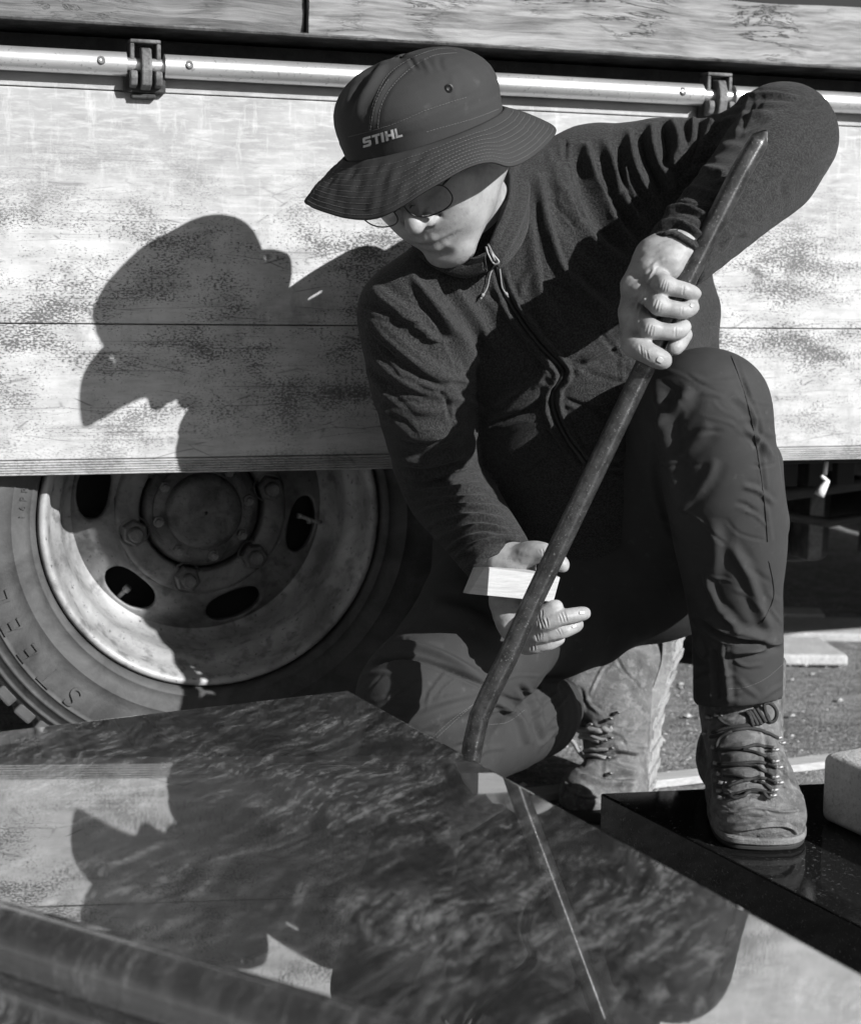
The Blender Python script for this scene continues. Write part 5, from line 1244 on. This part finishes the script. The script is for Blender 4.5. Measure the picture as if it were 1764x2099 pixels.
def outline_sole(q, z0, z1, grow, name, mat, par, lift=0.0):
    prof = [(0, -.020), (.004, -.034), (.018, -.047), (.045, -.053), (.09, -.053), (.14, -.047), (.18, -.039), (.22, -.038), (.250, -.034), (.264, -.018), (.266, 0), (.264, .018), (.250, .033), (.22, .037), (.18, .039), (.14, .049), (.09, .056), (.045, .055), (.018, .047), (.004, .034), (0, .020), (-.002, 0)]
    P2 = spline([np.array([a, b, 0]) for a, b in prof + [prof[0]]], 4)[:-1]; n = len(P2); c = P2.mean(0); V = []
    for (z, g) in ((z0, grow - .002), (z0 + .002, grow), (z1 - .002, grow), (z1, grow - .002)):
        for w_ in P2:
            d = (w_ - c); d = d / np.linalg.norm(d); e = w_ + d * g; V.append(q(e[0], e[1], z))
    F = [(j*n+k, j*n+(k+1) % n, (j+1)*n+(k+1) % n, (j+1)*n+k) for j in range(3) for k in range(n)] + [tuple(range(n)), tuple(range(3*n, 4*n))[::-1]]
    me = fix_normals(pyd(name, V, F)); o = link(name, me, mat, par, True); me.set_sharp_from_angle(angle=math.radians(40)); return o
outline_sole(qA, .0008, .0075, -.0015, 'outsole', M['dark_sole'], boot); outline_sole(qA, .0077, .0165, .0010, 'welt', M['toe_rubber'], boot)
# laces and hooks
LACES = [[(600, 822), (850, 812), (1000, 782), (1190, 805)], [(870, 830), (1080, 890), (1190, 960)], [(620, 980), (850, 972), (1050, 962), (1220, 1020)], [(640, 1000), (880, 992), (1000, 1012), (1100, 1062), (1190, 1120)], [(680, 1092), (800, 1100), (920, 1142), (1000, 1135), (1100, 1132), (1220, 1182)],
         [(700, 1215), (850, 1165), (940, 1150), (1060, 1110)], [(980, 1160), (1090, 1190), (1160, 1245)], [(680, 1282), (800, 1292), (950, 1242), (1050, 1242), (1190, 1292)], [(720, 1330), (850, 1310), (1000, 1265), (1150, 1320)], [(540, 690), (650, 672), (760, 632), (950, 610), (1100, 642), (1220, 702)], [(600, 800), (640, 700), (760, 640)], [(615, 490), (760, 572), (900, 562), (960, 590)], [(560, 640), (760, 590), (950, 575)]]
for L_ in LACES:
    q = drape(ub, spline([PX5(*a) for a in L_], 8), .0020)
    if len(q) > 3: mb = MB(); mb.tube(q, .0021, 8); mb.build('lace', M['lace'], boot, smooth=True)
def hook(cx, cy, dx):
    q = drape(ub, [PX5(cx, cy)], .0012)
    if not q: return
    q = q[0]; mb = MB(); a = np.array([dx, 0, -.3]) * .005
    mb.tube([q - a * .9 - np.array([0, .0004, 0]), q + a * .9], [.0024, .0028], 8); mb.tube([q + a * .3, q + a * 1.0 + np.array([0, -.0026, .0022]), q + a * .5 + np.array([0, -.0046, .003])], [.0022, .0018, .0014], 8)
    mb.build('lace_hook', M['hook'], boot, smooth=True)
for (cx, cy, dx) in ((520, 480, 1), (610, 465, 1), (480, 650, 1), (580, 800, 1), (600, 970, 1), (640, 1080, 1), (660, 1170, 1), (640, 1260, 1), (650, 1330, 1), (1230, 700, -1), (1270, 755, -1), (1205, 830, -1), (1210, 950, -1), (1240, 1010, -1), (1210, 1115, -1), (1245, 1170, -1), (1200, 1250, -1), (1180, 1310, -1)): hook(cx, cy, dx)
for pts in ([(930, 420), (985, 520), (1010, 575)], [(960, 400), (1020, 510), (1050, 570)], [(1000, 390), (1060, 490), (1090, 545)], [(905, 430), (950, 530), (975, 585)]):
    q = drape(ub, spline([PX5(*a) for a in pts], 6), .004)
    if len(q) > 2: mb = MB(); mb.tube(q, .0026, 8); mb.build('lace', M['lace'], boot, smooth=True)
c0 = drape(ub, [PX5(1110, 470)], .0)
yk = c0[0][1] - .006 if c0 else 1.92
q = [p(*PX5(a, b), yk) for a, b in ((1090, 350), (1110, 440), (1150, 520), (1200, 510), (1225, 440), (1200, 370), (1150, 330), (1110, 330))]; mb = MB(); mb.tube(spline(q + [q[0]], 6), .0024, 8); mb.build('lace_loop', M['lace'], boot, smooth=True)

# kneeling boot: toes bent on the ground, heel up
def boot_upper_B():
    v = Vol((.13, 2.14, GND - .01), (.42, 2.56, .30), .0028); p = lambda u, v_, Y: P(u, v_, Y + .178)
    toe = p(1192, 1628, 2.10); ball = p(1258, 1612, 2.14); mid = p(1262, 1520, 2.165); ins = p(1250, 1450, 2.18); ank = p(1262, 1380, 2.21); heel = p(1322, 1352, 2.225)
    sd = np.array([.75, -.45, .1])
    v.chain([toe, ball], [.034, .044], .02, ((0.2, -1, .2), 1.1)); v.ell(p(1215, 1622, 2.11), (.042, .045, .034), None, .015)
    v.ell(p(1250, 1632, 2.12), (.040, .045, .032), None, .015)
    v.chain([ball, mid, ins], [.046, .045, .048], .02, sub=3); v.chain([ins, ank, heel], [.048, .050, .040], .02, sub=3)
    v.chain([ank, p(1190, 1400, 2.20)], [.052, .050], .02); v.cone(heel, mid, .038, .040, .02)
    v.half((0, 0, GND + .012), (0, 0, -1), .004)
    V, F = v.mesh(2); V, F = subdivide(V, F); return V, F
WV, WF = boot_upper_B(); WN = vnormals(WV, WF); WV = WV + WN * (vnoise(WV, 55, 21, 2) * .0012)[:, None]
PX4 = lambda cx, cy: ((1350 + cx / 2.2) * .8197, (1550 + cy / 2.2) * .8197)
WV = crease(WV, WN, [([PX4(200, 810), PX4(300, 850), PX4(420, 870), PX4(540, 860)], 6, -.006), ([PX4(230, 850), PX4(330, 895), PX4(450, 890), PX4(530, 900)], 7, .005), ([PX4(240, 790), PX4(330, 790), PX4(450, 820), PX4(545, 850)], 7, .005), ([PX4(340, 770), PX4(430, 740), PX4(550, 760)], 5, -.005), ([PX4(400, 700), PX4(480, 720), PX4(550, 730)], 7, .004),
    ([PX4(410, 190), PX4(460, 280), PX4(530, 350), PX4(575, 410)], 3, -.002), ([PX4(400, 200), PX4(330, 290), PX4(270, 420)], 3, .0018), ([PX4(130, 890), PX4(180, 950), PX4(260, 975), PX4(330, 970)], 3, .0035)] + crinkles(40, (1160, 1400, 1330, 1660), 15, 60, 26, 3.5, .0014, 33))
boot2 = empty('boot', (0, 0, 0), person); boot2['label'] = 'worn leather boot of the kneeling leg, heel raised behind'
link('upper', np_mesh('upper', WV, WF), M['leather'], boot2); wb2 = bvh_of(WV, WF)
# its sole: a strip from heel to toe along the back of the foot
sp = spline([p(1372, 1312, 2.378), p(1368, 1360, 2.368), p(1345, 1430, 2.353), p(1328, 1500, 2.343), p(1322, 1570, 2.328), p(1312, 1632, 2.303), p(1290, 1658, 2.278)], 6); wd = np.array([.30, .95, 0]); wd /= np.linalg.norm(wd)
V = []; F = []
for i, c in enumerate(sp):
    t = sp[min(i + 1, len(sp) - 1)] - sp[max(i - 1, 0)]; t /= np.linalg.norm(t); nn = np.cross(wd, t); nn /= np.linalg.norm(nn)
    if nn[0] < 0: nn = -nn
    for (a, b) in ((-.012, -.008), (-.012, .007), (.085, .007), (.085, -.008)): V.append(c + wd * a + nn * b)
F = [(i*4+k, i*4+(k+1) % 4, (i+1)*4+(k+1) % 4, (i+1)*4+k) for i in range(len(sp)-1) for k in range(4)] + [(0, 1, 2, 3), tuple(len(sp)*4 - 4 + k for k in range(4))]
me = fix_normals(pyd('midsole', V, F)); link('midsole', me, M['sole'], boot2)
for i in range(2, len(sp) - 4, 4):
    c = sp[i]; t = sp[i + 1] - sp[i - 1]; t /= np.linalg.norm(t); nn = np.cross(wd, t); nn /= np.linalg.norm(nn)
    if nn[0] < 0: nn = -nn
    V = []
    for s_ in (-.0065, .0065):
        for (a, b) in ((-.010, .0072), (-.010, .0105), (.08, .0105), (.08, .0072)): V.append(c + t * s_ + wd * a + nn * b)
    me = fix_normals(pyd('sole_lug', V, [(0, 1, 2, 3), (4, 5, 6, 7), (0, 1, 5, 4), (1, 2, 6, 5), (2, 3, 7, 6), (3, 0, 4, 7)])); link('sole_lug', me, M['sole'], boot2)
# toe outsole
mb = MB(); n = 40; V = []
for z, g in ((GND + .0006, .94), (GND + .003, 1.0), (GND + .014, 1.0), (GND + .017, .96)):
    for k in range(n):
        a = 2 * math.pi * k / n; c = p(1232, 1640, 2.288); V.append((c[0] + g * (.056 * math.cos(a)), c[1] + g * .062 * math.sin(a), z))
mb.add(V, [(j*n+k, j*n+(k+1) % n, (j+1)*n+(k+1) % n, (j+1)*n+k) for j in range(3) for k in range(n)] + [tuple(range(n)), tuple(range(3*n, 4*n))]); mb.build('toe_sole', M['dark_sole'], boot2, angle=40)
for L_, r in (([(190, 605), (260, 602), (330, 605), (395, 600)], .0042), ([(190, 650), (250, 625), (330, 655), (370, 660)], .0028), ([(210, 640), (270, 650), (330, 670)], .0028), ([(180, 730), (260, 720), (330, 715), (380, 720)], .0028), ([(200, 770), (280, 745), (360, 760)], .0028)):
    q = drape(wb2, spline([PX4(*a) for a in L_], 8), .003)
    if len(q) > 3: mb = MB(); mb.tube(q, r, 8); mb.build('lace', M['cord'], boot2, smooth=True)
c0 = drape(wb2, [PX4(240, 700)], .0); yk = (c0[0][1] if c0 else 2.1) - .012
q = [p(*PX4(a, b), yk) for a, b in ((165, 660), (185, 675), (210, 720), (245, 758), (290, 765), (315, 735), (305, 690), (275, 650), (245, 630))]; mb = MB(); mb.tube(spline(q, 6), .0030, 8); mb.build('lace_loop', M['cord'], boot2, smooth=True)
for (cx, cy) in ((415, 515), (375, 550), (380, 655), (350, 670), (385, 715), (365, 770), (270, 580), (370, 850)):
    q = drape(wb2, [PX4(cx, cy)], .0015)
    if q: mb = MB(); q = q[0]; mb.tube([q - np.array([.004, 0, .001]), q + np.array([.004, -.001, .002])], [.0028, .0030], 8); mb.tube([q + np.array([.002, -.001, .001]), q + np.array([.005, -.0036, .003]), q + np.array([.002, -.0055, .004])], [.0024, .0020, .0015], 8); mb.build('lace_hook', M['hook'], boot2, smooth=True)

# ================================================================== tools in the hands
def m_bar():
    n = NT('bar_steel'); o = n.obj; f = n.noise(o, 420, 3, .6); p_ = n.noise(o, 60, 4, .6); r_ = n.noise(o, 150, 3, .6)
    b = n.mix(n.ramp(p_, [(.35, 0), (.66, 1)]), .07, .16); b = n.mix(n.mul(n.ramp(r_, [(.62, 0), (.70, 1)]), .5), b, .03); b = n.mix(n.mul(n.ramp(f, [(.60, 0), (.70, 1)]), .55), b, .5)
    return n.done(n.bsdf(b, n.mix(f, .30, .46), .85, n.bump(n.math('ADD', f, p_), .3, .0008)))
M['bar'] = m_bar()
BARY = lambda v: 1.762 + (1575 - v) * .0000485
c = [P(u, v, BARY(v)) for u, v in ((1553, 290), (1514, 358), (1462, 462), (1409, 567), (1252, 896), (1094, 1227), (1040, 1348), (1004, 1420), (982, 1469), (969, 1525), (958, 1600), (948, 1680))]
def build_bar():
    """eight-sided steel bar, chisel flat at the top, slight bend near the foot"""
    axis = c; n = 6; V = []; view = np.array([0, -1.0, 0])
    for i, q in enumerate(axis):
        t = axis[min(i + 1, len(axis) - 1)] - axis[max(i - 1, 0)]; t /= np.linalg.norm(t); s1 = np.cross(t, view); s1 /= np.linalg.norm(s1); s2 = np.cross(s1, t)
        r = .0122
        for k in range(n):
            a = 2 * math.pi * (k + .5) / n + .30; V.append(q + r * (math.cos(a) * s1 + math.sin(a) * s2))
    F = [(i*n+k, i*n+(k+1) % n, (i+1)*n+(k+1) % n, (i+1)*n+k) for i in range(len(axis)-1) for k in range(n)]
    # chisel: flatten the last ring towards an edge
    m0 = len(V); t = axis[0] - axis[1]; t /= np.linalg.norm(t); s1 = np.cross(t, view); s1 /= np.linalg.norm(s1); s2 = np.cross(s1, t)
    base = [V[k] for k in range(n)]
    tipc = P(1558, 268, 1.826); e0, e1 = P(1540, 272, 1.828), P(1574, 262, 1.824); ed = (e1 - e0)
    ring = []
    for k in range(n):
        d = np.array(base[k]) - axis[0]; a = d @ s1; ring.append(tipc + ed * (a / .0122) * .5 + s2 * (d @ s2) * .12)
    V += ring; F += [(k, m0 + k, m0 + (k+1) % n, (k+1) % n) for k in range(n)] + [tuple(m0 + k for k in range(n)), tuple((len(axis)-1)*n + k for k in range(n))]
    me = fix_normals(pyd('pry_bar', V, F)); bm = bmesh.new(); bm.from_mesh(me)
    ed = [e for e in bm.edges if len(e.link_faces) == 2 and e.calc_face_angle(0) > .5]; bmesh.ops.bevel(bm, geom=ed, offset=.0026, segments=3, affect='EDGES', profile=.5); bm.to_mesh(me); bm.free()
    o = link('pry_bar', me, M['bar'], None, True); me.set_sharp_from_angle(angle=math.radians(28)); tag(o, 'long dark steel pry bar with chisel tip held in the raised hand', 'pry bar')
build_bar()
M['fresh_wood'] = m_wood('fresh_softwood', .40, .52, (3, 120, 120), 0)
def build_wedge():
    A = [P(994, 1161, 1.873), P(1148, 1183, 1.875), P(1134, 1234, 1.857), P(960, 1217, 1.855)]       # front face
    B = [P(969, 1163, 1.905), P(1120, 1170, 1.908), P(1118, 1228, 1.890), P(948, 1215, 1.887)]
    V = A + B; F = [(0, 1, 2, 3), (4, 7, 6, 5), (0, 4, 5, 1), (1, 5, 6, 2), (2, 6, 7, 3), (3, 7, 4, 0)]
    mb = MB(); mb.add(V, F); o = mb.build('wooden_wedge', M['fresh_wood'], None, bevel=.0009); tag(o, 'small pale softwood wedge held in the lower hand behind the bar', 'wedge')
build_wedge()
